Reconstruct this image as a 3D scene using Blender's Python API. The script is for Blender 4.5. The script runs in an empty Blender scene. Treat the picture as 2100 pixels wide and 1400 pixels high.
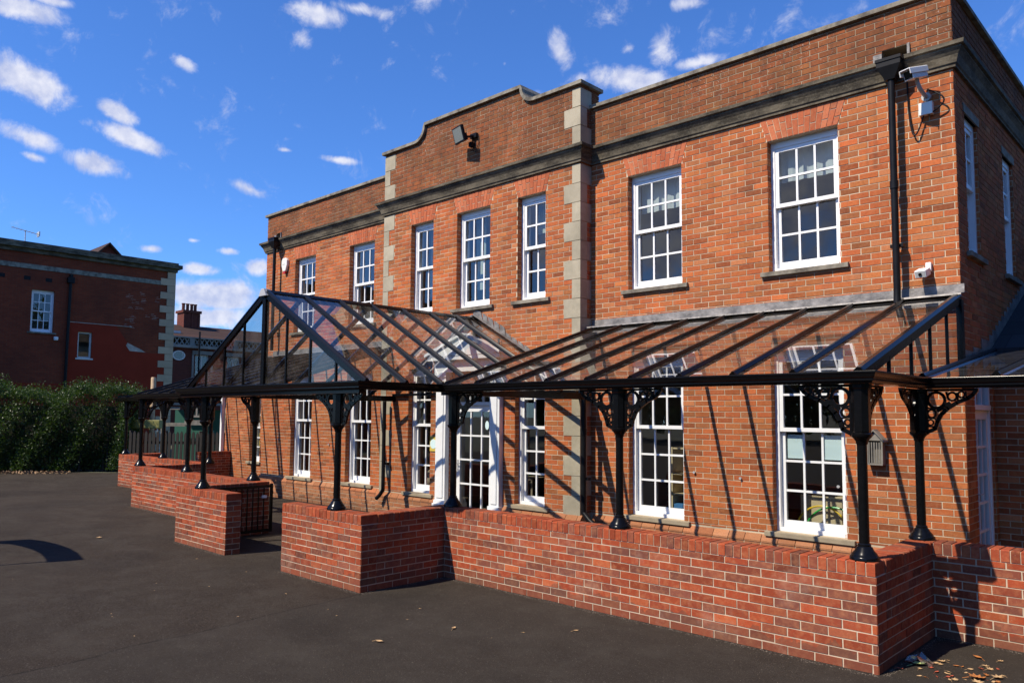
import bpy, math, random
import numpy as np
from mathutils import Vector, Matrix
R_=math.radians
rnd=random.Random(7)
S=bpy.context.scene
COL=S.collection
# ------------------------------------------------------------------ camera
cd=bpy.data.cameras.new('camera'); cam=bpy.data.objects.new('camera',cd); COL.objects.link(cam)
cd.sensor_width=36; cd.lens=27.134; cd.shift_y=0.01587; cd.clip_start=.05; cd.clip_end=2000
cr=Vector((0.7249761,0.6887303,0.0077561)); cu=Vector((0.0451430,-0.0587492,0.9972515)); cf=Vector((-0.6872930,0.7226334,0.0736832))
m=Matrix((cr,cu,-cf)).transposed().to_4x4(); m.translation=Vector((2.21458,-9.45,1.96239)); cam.matrix_world=m
S.camera=cam
# ------------------------------------------------------------------ world, sun, exposure
SUN_EL=math.atan2(1.0,math.hypot(.26,.87)); sx,sy=-.26,-.87
w=bpy.data.worlds.new('World'); S.world=w; w.use_nodes=True
nt=w.node_tree; N=nt.nodes; Lk=nt.links; N.clear()
def nd(t,**k):
    n=N.new(t)
    for a,b in k.items(): setattr(n,a,b)
    return n
def mth(op,a,b=None,c=None,clamp=False):
    n=N.new('ShaderNodeMath'); n.operation=op; n.use_clamp=clamp
    for i,v in enumerate((a,b,c)):
        if v is None: continue
        if isinstance(v,(int,float)): n.inputs[i].default_value=v
        else: Lk.new(v,n.inputs[i])
    return n.outputs[0]
sky=nd('ShaderNodeTexSky',sky_type='NISHITA'); sky.sun_disc=False; sky.sun_elevation=SUN_EL
sky.sun_rotation=math.atan2(sx,sy); sky.altitude=200; sky.air_density=1.0; sky.dust_density=.2; sky.ozone_density=2.5
out=nd('ShaderNodeOutputWorld'); bg=nd('ShaderNodeBackground'); bg.inputs[1].default_value=SKY_STRENGTH=.074
tc=nd('ShaderNodeTexCoord'); D=tc.outputs['Generated']
CL=[((-0.9121, 0.2196, 0.3463), (2.42, 21.58, -7.31), (18.48, 12.42, 40.79), 1),
((-0.8924, 0.1899, 0.4094), (6.38, 17.39, 5.85), (29.62, -14.21, 71.17), 1),
((-0.8766, 0.2289, 0.4234), (13.17, 33.97, 8.89), (60.41, -23.47, 137.76), 0.8),
((-0.8488, 0.3562, 0.3907), (16.84, 53.22, -11.93), (53.48, 16.79, 100.89), 0.8),
((-0.894, 0.3026, 0.3306), (8.71, 38.61, -11.79), (39.22, 21.38, 86.49), 1),
((-0.898, 0.3149, 0.3072), (6.54, 20.77, -2.16), (26.4, 5.19, 71.87), 0.95),
((-0.9286, 0.2311, 0.2904), (5.99, 27.97, -3.09), (23.65, 7.42, 69.7), 0.9),
((-0.9175, 0.2887, 0.2738), (6.71, 23.98, -2.79), (21.15, 5.64, 64.94), 1),
((-0.9335, 0.2332, 0.2723), (15.36, 63.04, -1.35), (46.04, 5.32, 153.24), 0.7),
((-0.7569, 0.4649, 0.4594), (14.84, 21.23, 2.97), (28.03, -19.74, 66.16), 0.8),
((-0.729, 0.499, 0.4685), (14.85, 21.14, 0.58), (50.77, -24.94, 105.55), 0.6),
((-0.7936, 0.5236, 0.3099), (23.58, 35.93, -0.31), (55.74, -22.53, 180.84), 0.7),
((-0.8572, 0.4401, 0.2675), (14.57, 35.37, -11.5), (45.67, 21.22, 111.42), 0.7),
((-0.8252, 0.4687, 0.3153), (57.5, 93.96, 10.79), (91.26, -63.87, 333.77), 0.5),
((-0.5787, 0.6875, 0.4386), (54.41, 34.14, 18.27), (-0.58, -19.79, 30.26), 0.6),
((-0.5181, 0.7544, 0.4031), (14.14, 10.94, -2.3), (17.34, -15.65, 51.58), 1.0),
((-0.4819, 0.7602, 0.4357), (39.23, 31.2, -11.05), (13.42, -8.85, 30.29), 0.85),
((-0.4473, 0.7918, 0.416), (26.01, 14.87, -0.34), (15.6, -45.97, 104.27), 0.8),
((-0.5142, 0.7388, 0.4357), (77.71, 57.13, -5.17), (23.33, -32.9, 83.32), 0.6),
((-0.4489, 0.7573, 0.4743), (35.9, 23.68, -3.83), (27.06, -43.58, 95.2), 0.8),
((-0.9164, 0.3525, 0.1894), (30.3, 74.58, 7.78), (28.88, -18.52, 174.23), 0.8),
((-0.8967, 0.3932, 0.2031), (48.69, 105.53, 10.65), (49.89, -33.33, 284.74), 0.6),
((-0.8986, 0.4042, 0.1704), (15.32, 33.73, 0.79), (18.48, -6.62, 113.15), 0.95),
((-0.8816, 0.4303, 0.1941), (34.0, 66.98, 5.93), (30.41, -21.9, 186.72), 0.75),
((-0.868, 0.4637, 0.1775), (32.56, 59.24, 4.45), (11.97, -9.33, 82.91), 0.95),
((-0.8984, 0.416, 0.1407), (8.13, 17.5, 0.15), (6.34, -2.18, 46.95), 1.1),
((-0.9079, 0.4035, 0.1136), (5.08, 11.23, 0.68), (5.9, -5.18, 65.5), 1.0),
((-0.776, 0.4584, 0.4332), (50.3, 75.11, 10.63), (33.99, -23.36, 85.6), 0.45),
((-0.6135, 0.6847, 0.3935), (62.28, 55.99, -0.33), (38.09, -43.81, 135.6), 0.4),
((-0.6325, 0.6482, 0.424), (121.87, 117.65, 1.95), (58.3, -62.43, 182.42), 0.5),
((-0.8347, 0.3823, 0.3963), (89.93, 166.42, 28.89), (131.78, -75.79, 350.64), 0.3),
((-0.5686, 0.7142, 0.4082), (52.53, 42.83, -1.77), (37.88, -47.91, 136.62), 0.5)]

def vdot(v,c):
    n=N.new('ShaderNodeVectorMath'); n.operation='DOT_PRODUCT'; Lk.new(v,n.inputs[0]); n.inputs[1].default_value=c; return n.outputs['Value']
def noise(scale,detail,rough=.6,vec=None,dist=0):
    n=nd('ShaderNodeTexNoise'); n.inputs['Scale'].default_value=scale; n.inputs['Detail'].default_value=detail
    n.inputs['Roughness'].default_value=rough; n.inputs['Distortion'].default_value=dist; Lk.new(vec or D,n.inputs['Vector']); return n.outputs['Fac']
acc=None
for c,ax,ay,k in [(q[0],q[1],q[2],q[3]*1.08+.06) for q in CL]+[((-.43,-.86,.26),(2.6,-1.3,0.),(1.4,2.8,7.5),1.15)]:
    a=mth('SUBTRACT',vdot(D,ax),sum(p*q for p,q in zip(c,ax))); b=mth('SUBTRACT',vdot(D,ay),sum(p*q for p,q in zip(c,ay)))
    e=mth('SQRT',mth('ADD',mth('MULTIPLY',a,a),mth('MULTIPLY',b,b)))
    v=mth('MULTIPLY',mth('SUBTRACT',1.25,e,clamp=False),k)
    front=mth('GREATER_THAN',vdot(D,c),.5); v=mth('MULTIPLY',mth('MAXIMUM',v,-1.),front)
    acc=v if acc is None else mth('MAXIMUM',acc,v)
# clouds over the rest of the sky (seen only as reflections)
back=mth('MULTIPLY',mth('LESS_THAN',vdot(D,(0,1,0)),0.02),mth('SUBTRACT',mth('MULTIPLY',noise(2.2,4),3.2),1.95))
acc=mth('MAXIMUM',acc,back)
nf=noise(24,11,.66,dist=.35); nb=noise(9,5,.6)
dens=mth('ADD',acc,mth('ADD',mth('MULTIPLY',mth('SUBTRACT',nf,.5),2.2),mth('MULTIPLY',mth('SUBTRACT',nb,.5),1.1)))
mr=nd('ShaderNodeMapRange'); mr.interpolation_type='SMOOTHSTEP'; Lk.new(dens,mr.inputs[0]); mr.inputs[1].default_value=.12; mr.inputs[2].default_value=.95
cl_mask=mth('MULTIPLY',mr.outputs[0],.93)
csh=nd('ShaderNodeValToRGB'); Lk.new(noise(34,6,.6),csh.inputs[0]); csh.color_ramp.elements[0].position=.38; csh.color_ramp.elements[1].position=.62
csh.color_ramp.elements[0].color=(5.4,6.0,8.4,1); csh.color_ramp.elements[1].color=(8.8,8.9,9.9,1)
hsv=nd('ShaderNodeMix',data_type='RGBA',blend_type='MULTIPLY'); hsv.inputs[0].default_value=1; hsv.inputs[7].default_value=(.70,1.22,2.05,1); Lk.new(sky.outputs[0],hsv.inputs[6])
mx=nd('ShaderNodeMix',data_type='RGBA'); Lk.new(cl_mask,mx.inputs[0]); Lk.new(hsv.outputs[2],mx.inputs[6]); Lk.new(csh.outputs[0],mx.inputs[7])
Lk.new(mx.outputs[2],bg.inputs[0]); Lk.new(bg.outputs[0],out.inputs[0])
sl=bpy.data.lights.new('sun','SUN'); sl.energy=5.0; sl.angle=R_(.5); sl.color=(1,.89,.74)
so=bpy.data.objects.new('sun',sl); COL.objects.link(so); so.rotation_euler=Vector((-.26,-.87,1.0)).to_track_quat('Z','Y').to_euler(); so.location=(-20,-40,50)
S.view_settings.view_transform='Standard'; S.view_settings.look='None'; S.view_settings.exposure=0.42; S.view_settings.gamma=1
S.cycles.max_bounces=10; S.cycles.transparent_max_bounces=24; S.cycles.caustics_reflective=False; S.cycles.caustics_refractive=False
# ------------------------------------------------------------------ helpers
class MB:
    def __init__(s): s.v=[]; s.f=[]
    def poly(s,pts):
        n=len(s.v); s.v+=[tuple(p) for p in pts]; s.f.append(tuple(range(n,n+len(pts))))
    def box(s,a,b):
        x0,x1=sorted((a[0],b[0])); y0,y1=sorted((a[1],b[1])); z0,z1=sorted((a[2],b[2]))
        n=len(s.v); s.v+=[(x0,y0,z0),(x1,y0,z0),(x1,y1,z0),(x0,y1,z0),(x0,y0,z1),(x1,y0,z1),(x1,y1,z1),(x0,y1,z1)]
        s.f+=[tuple(n+i for i in q) for q in ((3,2,1,0),(4,5,6,7),(0,1,5,4),(1,2,6,5),(2,3,7,6),(3,0,4,7))]
        return s
    def bar(s,p,q,w,h,up=(0,0,1),cham=.0):
        p=Vector(p); q=Vector(q); d=(q-p).normalized(); u=Vector(up); r=d.cross(u).normalized(); u=r.cross(d).normalized()
        if cham: prof=[(-w/2,-h/2),(w/2,-h/2),(w/2,h/2-cham),(w/2-cham,h/2),(-w/2+cham,h/2),(-w/2,h/2-cham)]
        else: prof=[(-w/2,-h/2),(w/2,-h/2),(w/2,h/2),(-w/2,h/2)]
        n=len(s.v); k=len(prof)
        for c in (p,q): s.v+=[tuple(c+r*a+u*b) for a,b in prof]
        s.f+=[tuple(n+i for i in range(k)),tuple(n+k+i for i in reversed(range(k)))]
        s.f+=[(n+i,n+k+i,n+k+(i+1)%k,n+(i+1)%k) for i in range(k)]
        return s
    def tube(s,pts,rad,seg=12,cap=True):
        pts=[Vector(p) for p in pts]; rads=rad if isinstance(rad,(list,tuple)) else [rad]*len(pts)
        n=len(s.v); prev=None
        for i,p in enumerate(pts):
            d=(pts[min(i+1,len(pts)-1)]-pts[max(i-1,0)]).normalized()
            if prev is None:
                a=Vector((0,0,1)) if abs(d.z)<.9 else Vector((1,0,0)); r=d.cross(a).normalized()
            else: r=(prev-d*prev.dot(d)).normalized()
            prev=r; u=d.cross(r)
            for k in range(seg):
                t=2*math.pi*k/seg; s.v.append(tuple(p+(r*math.cos(t)+u*math.sin(t))*rads[i]))
        for i in range(len(pts)-1):
            for k in range(seg):
                a=n+i*seg+k; b=n+i*seg+(k+1)%seg; s.f.append((a,b,b+seg,a+seg))
        if cap: s.f.append(tuple(n+k for k in reversed(range(seg)))); s.f.append(tuple(n+(len(pts)-1)*seg+k for k in range(seg)))
        return s
    def lathe(s,c,prof,seg=24):
        n=len(s.v)
        for r,z in prof:
            for k in range(seg):
                t=2*math.pi*(k+.5)/seg; s.v.append((c[0]+r*math.cos(t),c[1]+r*math.sin(t),c[2]+z))
        for i in range(len(prof)-1):
            for k in range(seg):
                a=n+i*seg+k; b=n+i*seg+(k+1)%seg; s.f.append((a,b,b+seg,a+seg))
        s.f.append(tuple(n+k for k in reversed(range(seg)))); s.f.append(tuple(n+(len(prof)-1)*seg+k for k in range(seg)))
        return s
    def prism(s,pts,ext):
        # closed planar outline extruded by vector ext
        n=len(s.v); k=len(pts); e=Vector(ext)
        s.v+=[tuple(p) for p in pts]+[tuple(Vector(p)+e) for p in pts]
        s.f+=[tuple(n+i for i in range(k)),tuple(n+k+i for i in reversed(range(k)))]
        s.f+=[(n+i,n+k+i,n+k+(i+1)%k,n+(i+1)%k) for i in range(k)]
        return s
    def sweep(s,path,prof,closed_prof=True,ends=True):
        # path: list of (x,y); prof: list of (out,z), out to the right of travel
        P=[Vector(p) for p in path]; n=len(s.v); k=len(prof)
        for i,p in enumerate(P):
            d0=(P[i]-P[i-1]).normalized() if i>0 else (P[1]-P[0]).normalized()
            d1=(P[i+1]-P[i]).normalized() if i<len(P)-1 else d0
            n0=Vector((d0.y,-d0.x)); n1=Vector((d1.y,-d1.x)); b=(n0+n1); b=b/max(b.dot(n0),1e-6)
            for o,z in prof: s.v.append((p.x+b.x*o,p.y+b.y*o,z))
        for i in range(len(P)-1):
            for j in range(k if closed_prof else k-1):
                a=n+i*k+j; b=n+i*k+(j+1)%k; s.f.append((a,b,b+k,a+k))
        if ends and closed_prof: s.f.append(tuple(n+j for j in range(k))); s.f.append(tuple(n+(len(P)-1)*k+j for j in reversed(range(k))))
        return s
    def build(s,name,mat,parent=None,smooth=False,bevel=0,**tags):
        me=bpy.data.meshes.new(name)
        off=Vector((0,0,0))
        if parent is not None:
            q=parent
            while q is not None: off=off+q.location; q=q.parent
        v=np.array(s.v,dtype=np.float32)-np.array(off,dtype=np.float32)
        me.from_pydata(v.tolist(),[],s.f); me.materials.append(mat)
        if smooth: me.shade_smooth() if hasattr(me,'shade_smooth') else me.polygons.foreach_set('use_smooth',[True]*len(me.polygons))
        me.update()
        o=bpy.data.objects.new(name,me); COL.objects.link(o); o.parent=parent
        if smooth:
            md=o.modifiers.new('es','EDGE_SPLIT'); md.split_angle=R_(38)
        if bevel:
            md=o.modifiers.new('bv','BEVEL'); md.width=bevel; md.segments=2; md.limit_method='ANGLE'; md.angle_limit=R_(40)
        tag(o,**tags); return o
def tag(o,label=None,cat=None,group=None,kind=None):
    if label: o['label']=label
    if cat: o['category']=cat
    if group: o['group']=group
    if kind: o['kind']=kind
    return o
def thing(name,label,cat,loc=(0,0,0),group=None):
    o=bpy.data.objects.new(name,None); COL.objects.link(o); o.location=loc; o.empty_display_size=.2
    return tag(o,label,cat,group)
def copy_tree(o,loc,label,group,rz=None,scale=None):
    def cp(x,par):
        c=x.copy(); COL.objects.link(c); c.parent=par
        for ch in [k for k in x.children]: cp(ch,c)
        return c
    r=cp(o,None); r.location=loc
    if rz is not None: r.rotation_euler=(0,0,rz)
    if scale: r.scale=scale
    r['label']=label; r['group']=group
    return r
# ------------------------------------------------------------------ materials
class Mt:
    def __init__(s,name):
        s.m=bpy.data.materials.new(name); s.m.use_nodes=True; s.t=s.m.node_tree; s.N=s.t.nodes; s.L=s.t.links
        s.b=s.N['Principled BSDF']; s.out=s.N['Material Output']; s.tc=s.N.new('ShaderNodeTexCoord')
        s.geo=s.N.new('ShaderNodeNewGeometry'); s.pos=s.geo.outputs['Position']
    def n(s,t,**k):
        x=s.N.new(t)
        for a,b in k.items(): setattr(x,a,b)
        return x
    def lk(s,a,b): s.L.new(a,b)
    def val(s,inp,v):
        if isinstance(v,(int,float)): inp.default_value=v
        elif isinstance(v,tuple): inp.default_value=v if len(v)==4 or len(inp.default_value)==3 else v+(1,)
        else: s.L.new(v,inp)
    def noise(s,scale,detail=4,rough=.55,vec=None,sc=None):
        x=s.n('ShaderNodeTexNoise'); x.inputs['Scale'].default_value=scale; x.inputs['Detail'].default_value=detail; x.inputs['Roughness'].default_value=rough
        v=vec or s.pos
        if sc:
            mp=s.n('ShaderNodeMapping'); mp.inputs['Scale'].default_value=sc; s.lk(v,mp.inputs[0]); v=mp.outputs[0]
        s.lk(v,x.inputs['Vector']); return x.outputs['Fac']
    def ramp(s,fac,stops,interp='LINEAR'):
        r=s.n('ShaderNodeValToRGB'); cr=r.color_ramp; cr.interpolation=interp
        while len(cr.elements)<len(stops): cr.elements.new(.5)
        for e,(p,c) in zip(cr.elements,stops):
            e.position=p; e.color=(c,c,c,1) if isinstance(c,(int,float)) else tuple(c)+(1,)
        s.lk(fac,r.inputs[0]); return r.outputs[0]
    def math(s,op,a,b=0.,clamp=False):
        x=s.n('ShaderNodeMath',operation=op,use_clamp=clamp); s.val(x.inputs[0],a); s.val(x.inputs[1],b); return x.outputs[0]
    def mix(s,fac,a,b,mode='MIX'):
        x=s.n('ShaderNodeMix',data_type='RGBA',blend_type=mode); s.val(x.inputs[0],fac); s.val(x.inputs[6],a); s.val(x.inputs[7],b); return x.outputs[2]
    def bump(s,h,strength=.3,dist=.01):
        x=s.n('ShaderNodeBump'); x.inputs['Strength'].default_value=strength; x.inputs['Distance'].default_value=dist; s.lk(h,x.inputs['Height']); s.lk(x.outputs[0],s.b.inputs['Normal'])
    def base(s,c,rough=.6,metal=0,spec=.5):
        s.val(s.b.inputs['Base Color'],c); s.val(s.b.inputs['Roughness'],rough); s.b.inputs['Metallic'].default_value=metal; s.b.inputs['Specular IOR Level'].default_value=spec; return s
def simple(name,c,rough=.6,metal=0,spec=.5,var=0,vs=8,bump=0):
    m=Mt(name)
    if var:
        f=m.noise(vs,5); col=m.mix(m.ramp(f,[(.3,0),(.7,1)]),tuple(x*(1-var) for x in c),tuple(min(1,x*(1+var)) for x in c)); m.base(col,rough,metal,spec)
    else: m.base(c,rough,metal,spec)
    if bump: m.bump(m.noise(vs*12,4),bump,.004)
    return m.m
def brickmat(name,stops,soil=.35,parapet=False,zsplit=5.95):
    m=Mt(name); r=m.geo.outputs['Random Per Island']
    c=m.ramp(r,stops); vv=m.n('ShaderNodeTexWhiteNoise',noise_dimensions='1D'); m.lk(r,vv.inputs['W']); c=m.mix(1.,c,m.ramp(vv.outputs['Value'],[(0,.62),(.12,.86),(.5,1.0),(.9,1.1),(1,1.28)]),'MULTIPLY')
    n1=m.noise(55,6,.7); c=m.mix(m.ramp(n1,[(.35,0),(.75,.55)]),c,(.16,.06,.035))
    n2=m.noise(19,3,.6); c=m.mix(m.ramp(n2,[(.45,0),(.8,.4)]),c,(.52,.22,.10))
    n3=m.noise(.9,4,.6); c=m.mix(m.ramp(n3,[(.35,soil),(.62,0)]),c,(.20,.085,.04),'MIX')
    # pale salts and lichen specks
    n4=m.noise(120,2,.5); c=m.mix(m.ramp(n4,[(.70,0),(.76,.35)]),c,(.62,.50,.40))
    if parapet:
        z=m.n('ShaderNodeSeparateXYZ'); m.lk(m.pos,z.inputs[0])
        up=m.math('GREATER_THAN',z.outputs[2],zsplit)
        n5=m.noise(1.6,6,.7); dk=m.math('MULTIPLY',up,m.ramp(n5,[(.38,.85),(.66,.38)]))
        c=m.mix(dk,c,(.135,.055,.026))
        n6=m.noise(2.4,4,.65,sc=(1.5,1.5,.5)); c=m.mix(m.math('MULTIPLY',up,m.ramp(n6,[(.55,0),(.75,.35)])),c,(.30,.15,.05))
        n7=m.noise(38,3,.6); sp=m.math('MULTIPLY',m.math('MULTIPLY',up,m.ramp(n7,[(.62,0),(.68,.7)])),m.ramp(m.noise(1.3,3),[(.45,.0),(.62,.9)]))
        c=m.mix(sp,c,(.6,.55,.47))
        # damp streaks under the cornice
        n8=m.noise(3.,4,.6,sc=(2.2,2.2,.12)); st=m.math('MULTIPLY',m.math('GREATER_THAN',z.outputs[2],4.9),m.ramp(n8,[(.52,0),(.7,.42)])); c=m.mix(st,c,(.10,.05,.032))
        nA=m.noise(7.,6,.75); c=m.mix(m.math('MULTIPLY',up,m.ramp(nA,[(.48,0),(.66,.55)])),c,(.07,.04,.028))
    zz=m.n('ShaderNodeSeparateXYZ'); m.lk(m.pos,zz.inputs[0])
    if parapet:
        # rain streaks that run down from the sills
        band=m.math('MULTIPLY',m.math('GREATER_THAN',zz.outputs[2],2.9),m.math('LESS_THAN',zz.outputs[2],3.80)); n9=m.noise(1.7,5,.7,sc=(3.,1,.18)); c=m.mix(m.math('MULTIPLY',band,m.ramp(n9,[(.48,0),(.7,.35)])),c,(.20,.11,.07))
    else:
        lowb=m.math('LESS_THAN',zz.outputs[2],m.math('MULTIPLY',m.noise(6.,4),.30)); c=m.mix(m.math('MULTIPLY',lowb,.45),c,(.10,.06,.042))
        n9=m.noise(2.6,6,.7); c=m.mix(m.ramp(n9,[(.56,0),(.72,.30)]),c,(.45,.28,.20))
    m.base(c,.9,0,.1); m.bump(m.noise(160,4,.65),.55,.004)
    return m.m
OLD=[(0,(0.2300,0.0652,0.0256)),(.10,(0.4200,0.0999,0.0328)),(.28,(0.5000,0.1195,0.0373)),(.48,(0.5600,0.1434,0.0421)),(.64,(0.4700,0.1282,0.0373)),(.78,(0.5400,0.1792,0.0538)),(.9,(0.3300,0.1086,0.0373)),(1,(0.6000,0.2172,0.0877))]
NEW=[(0,(0.1358,0.0490,0.0376)),(.14,(0.1940,0.0608,0.0403)),(.26,(0.2619,0.0441,0.0197)),(.45,(0.3298,0.0568,0.0224)),(.65,(0.3686,0.0666,0.0242)),(.8,(0.2813,0.0539,0.0251)),(.88,(0.2037,0.0735,0.0493)),(1,(0.4268,0.0931,0.0314))]
M={}
M['brick']=brickmat('aged_orange_brick',OLD,parapet=True)
M['arch']=brickmat('rubbed_red_brick',[(0,(.42,.10,.045)),(.5,(.52,.135,.06)),(1,(.58,.18,.085))],soil=.2)
M['plinth']=brickmat('plinth_brick',[(0,(.36,.15,.07)),(.4,(.42,.19,.09)),(.7,(.47,.16,.07)),(1,(.5,.25,.13))],soil=.3)
M['brick_new']=brickmat('new_red_brick',NEW,soil=.08)
def mortar(name,c,dark=.5):
    m=Mt(name); n=m.noise(2.2,5); col=m.mix(m.ramp(n,[(.35,0),(.65,1)]),tuple(x*dark for x in c),c); n2=m.noise(150,3); col=m.mix(m.ramp(n2,[(.5,0),(.8,.35)]),col,tuple(x*.55 for x in c)); sz=m.n('ShaderNodeSeparateXYZ'); m.lk(m.pos,sz.inputs[0]); col=m.mix(m.math('MULTIPLY',m.math('GREATER_THAN',sz.outputs[2],5.95),m.ramp(m.noise(2.3,5,.7),[(.35,.8),(.65,.35)])),col,(.15,.10,.06)); m.base(col,.95,0,.1); m.bump(m.noise(200,3),.5,.003); return m.m
M['mortar']=mortar('lime_mortar',(.64,.52,.36),.6)
M['mortar_new']=mortar('pale_mortar',(.56,.45,.33),.8)
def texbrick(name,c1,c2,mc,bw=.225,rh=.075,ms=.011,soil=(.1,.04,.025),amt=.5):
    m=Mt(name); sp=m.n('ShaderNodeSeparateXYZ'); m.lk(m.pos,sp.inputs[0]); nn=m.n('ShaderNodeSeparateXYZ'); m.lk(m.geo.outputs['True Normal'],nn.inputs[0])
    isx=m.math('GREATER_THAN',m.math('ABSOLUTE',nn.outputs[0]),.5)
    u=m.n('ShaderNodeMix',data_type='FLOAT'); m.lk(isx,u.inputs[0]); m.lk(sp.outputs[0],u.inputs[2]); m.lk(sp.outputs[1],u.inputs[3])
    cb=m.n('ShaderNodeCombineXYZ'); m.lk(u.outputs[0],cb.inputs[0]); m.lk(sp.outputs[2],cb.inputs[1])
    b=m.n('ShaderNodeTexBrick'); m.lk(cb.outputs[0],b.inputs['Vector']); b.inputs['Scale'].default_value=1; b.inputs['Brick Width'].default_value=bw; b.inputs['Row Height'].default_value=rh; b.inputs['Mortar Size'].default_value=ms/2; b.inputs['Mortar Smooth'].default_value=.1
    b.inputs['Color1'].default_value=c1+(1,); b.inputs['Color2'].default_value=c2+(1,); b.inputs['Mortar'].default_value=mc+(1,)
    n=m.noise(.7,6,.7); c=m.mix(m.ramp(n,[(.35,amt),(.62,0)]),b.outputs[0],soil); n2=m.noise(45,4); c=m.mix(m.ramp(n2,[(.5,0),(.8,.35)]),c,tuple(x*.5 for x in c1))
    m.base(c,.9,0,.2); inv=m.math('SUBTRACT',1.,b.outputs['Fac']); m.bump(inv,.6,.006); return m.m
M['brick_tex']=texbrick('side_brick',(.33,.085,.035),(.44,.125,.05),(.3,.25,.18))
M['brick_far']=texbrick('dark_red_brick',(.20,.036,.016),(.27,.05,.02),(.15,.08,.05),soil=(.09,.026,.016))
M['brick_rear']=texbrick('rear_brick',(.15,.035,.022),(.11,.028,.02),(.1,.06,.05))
M['render']=simple('painted_red_render',(.25,.032,.016),.9,spec=.1,var=.1,vs=1.5)
def stone(name,c,dirt,amt=.6,vs=2.5):
    m=Mt(name); r=m.geo.outputs['Random Per Island']; col=m.mix(r,tuple(x*.86 for x in c),tuple(x*1.08 for x in c)); n=m.noise(vs,7,.65); col=m.mix(m.ramp(n,[(.36,amt),(.6,0)]),col,dirt)
    n2=m.noise(60,4,.6); col=m.mix(m.ramp(n2,[(.5,0),(.75,.35)]),col,tuple(x*.6 for x in c)); m.base(col,.9,0,.2); m.bump(m.noise(90,5,.7),.5,.004); return m.m
M['stone']=stone('grey_buff_limestone',(.42,.37,.27),(.2,.18,.13),.5)
M['coping']=stone('weathered_coping_stone',(.30,.27,.21),(.07,.06,.05),.85,5)
def cornice_mat():
    m=Mt('blackened_cornice_stone'); n=m.noise(2.2,7,.7,sc=(1.,1,3)); c=m.mix(m.ramp(n,[(.42,0),(.68,1)]),(.05,.042,.030),(.20,.168,.115)); n2=m.noise(40,4); c=m.mix(m.ramp(n2,[(.5,0),(.8,.4)]),c,(.3,.27,.2)); m.base(c,.85,0,.25); m.bump(m.noise(60,5,.7),.5,.006); return m.m
M['cornice']=cornice_mat()
def lead():
    m=Mt('lead_sheet'); n=m.noise(7,5,.6); c=m.mix(m.ramp(n,[(.35,0),(.68,1)]),(.11,.105,.10),(.30,.28,.26)); m.base(c,.5,.2,.4); m.bump(m.noise(22,4),.4,.012); return m.m
M['lead']=lead()
M['white']=simple('white_gloss_paint',(.80,.80,.79),.35,var=.03,vs=4,bump=.05)
M['cream_trim']=simple('pale_cream_trim',(.62,.60,.55),.5,var=.06)  # dull cream for window trim on the background buildings
M['black']=simple('black_gloss_paint',(.004,.004,.0045),.2,0,.22,var=.2,vs=30,bump=.03)
M['black_matt']=simple('black_plastic',(.009,.009,.010),.4,0,.15,var=.25)
M['slate']=texbrick('dark_slate',(.025,.027,.032),(.04,.042,.05),(.012,.012,.014),.3,.2,.008,(.05,.05,.05),.3)
M['roof_dark']=texbrick('brown_tile_roof',(.055,.03,.024),(.075,.04,.03),(.03,.02,.015),.25,.28,.03,(.04,.03,.025),.4)
def glass(name,ior=1.5,tint=(1,1,1),boost=1.0,rough=0.0,dirt=0.0):
    m=Mt(name); m.N.remove(m.b); fr=m.n('ShaderNodeFresnel'); bf=m.n('ShaderNodeMix',data_type='FLOAT'); m.lk(m.geo.outputs['Backfacing'],bf.inputs[0]); bf.inputs[2].default_value=ior; bf.inputs[3].default_value=1/ior; m.lk(bf.outputs[0],fr.inputs[0]); gl=m.n('ShaderNodeBsdfGlossy'); gl.inputs['Roughness'].default_value=rough; tr=m.n('ShaderNodeBsdfTransparent'); tr.inputs[0].default_value=tint+(1,)
    mx=m.n('ShaderNodeMixShader'); f=m.math('MULTIPLY',fr.outputs[0],boost,True); m.lk(f,mx.inputs[0]); m.lk(tr.outputs[0],mx.inputs[1]); m.lk(gl.outputs[0],mx.inputs[2])
    last=mx.outputs[0]
    if dirt:
        df=m.n('ShaderNodeBsdfDiffuse'); df.inputs[0].default_value=(.5,.47,.42,1); m2=m.n('ShaderNodeMixShader'); n=m.noise(3,6,.7,sc=(1,6,1)); m.lk(m.ramp(n,[(.4,0),(.8,dirt)]),m2.inputs[0]); m.lk(last,m2.inputs[1]); m.lk(df.outputs[0],m2.inputs[2]); last=m2.outputs[0]
    b=m.n('ShaderNodeBump'); b.inputs['Strength'].default_value=.06; b.inputs['Distance'].default_value=.01; m.lk(m.noise(1.7,2),b.inputs['Height']); m.lk(b.outputs[0],gl.inputs['Normal'])
    m.lk(last,m.out.inputs[0]); return m.m
M['pane']=glass('window_glass',1.5,(.90,.93,.93),2.7)
M['roofglass']=glass('canopy_glass',1.5,(.91,.93,.92),1.4,0,.09)
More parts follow.
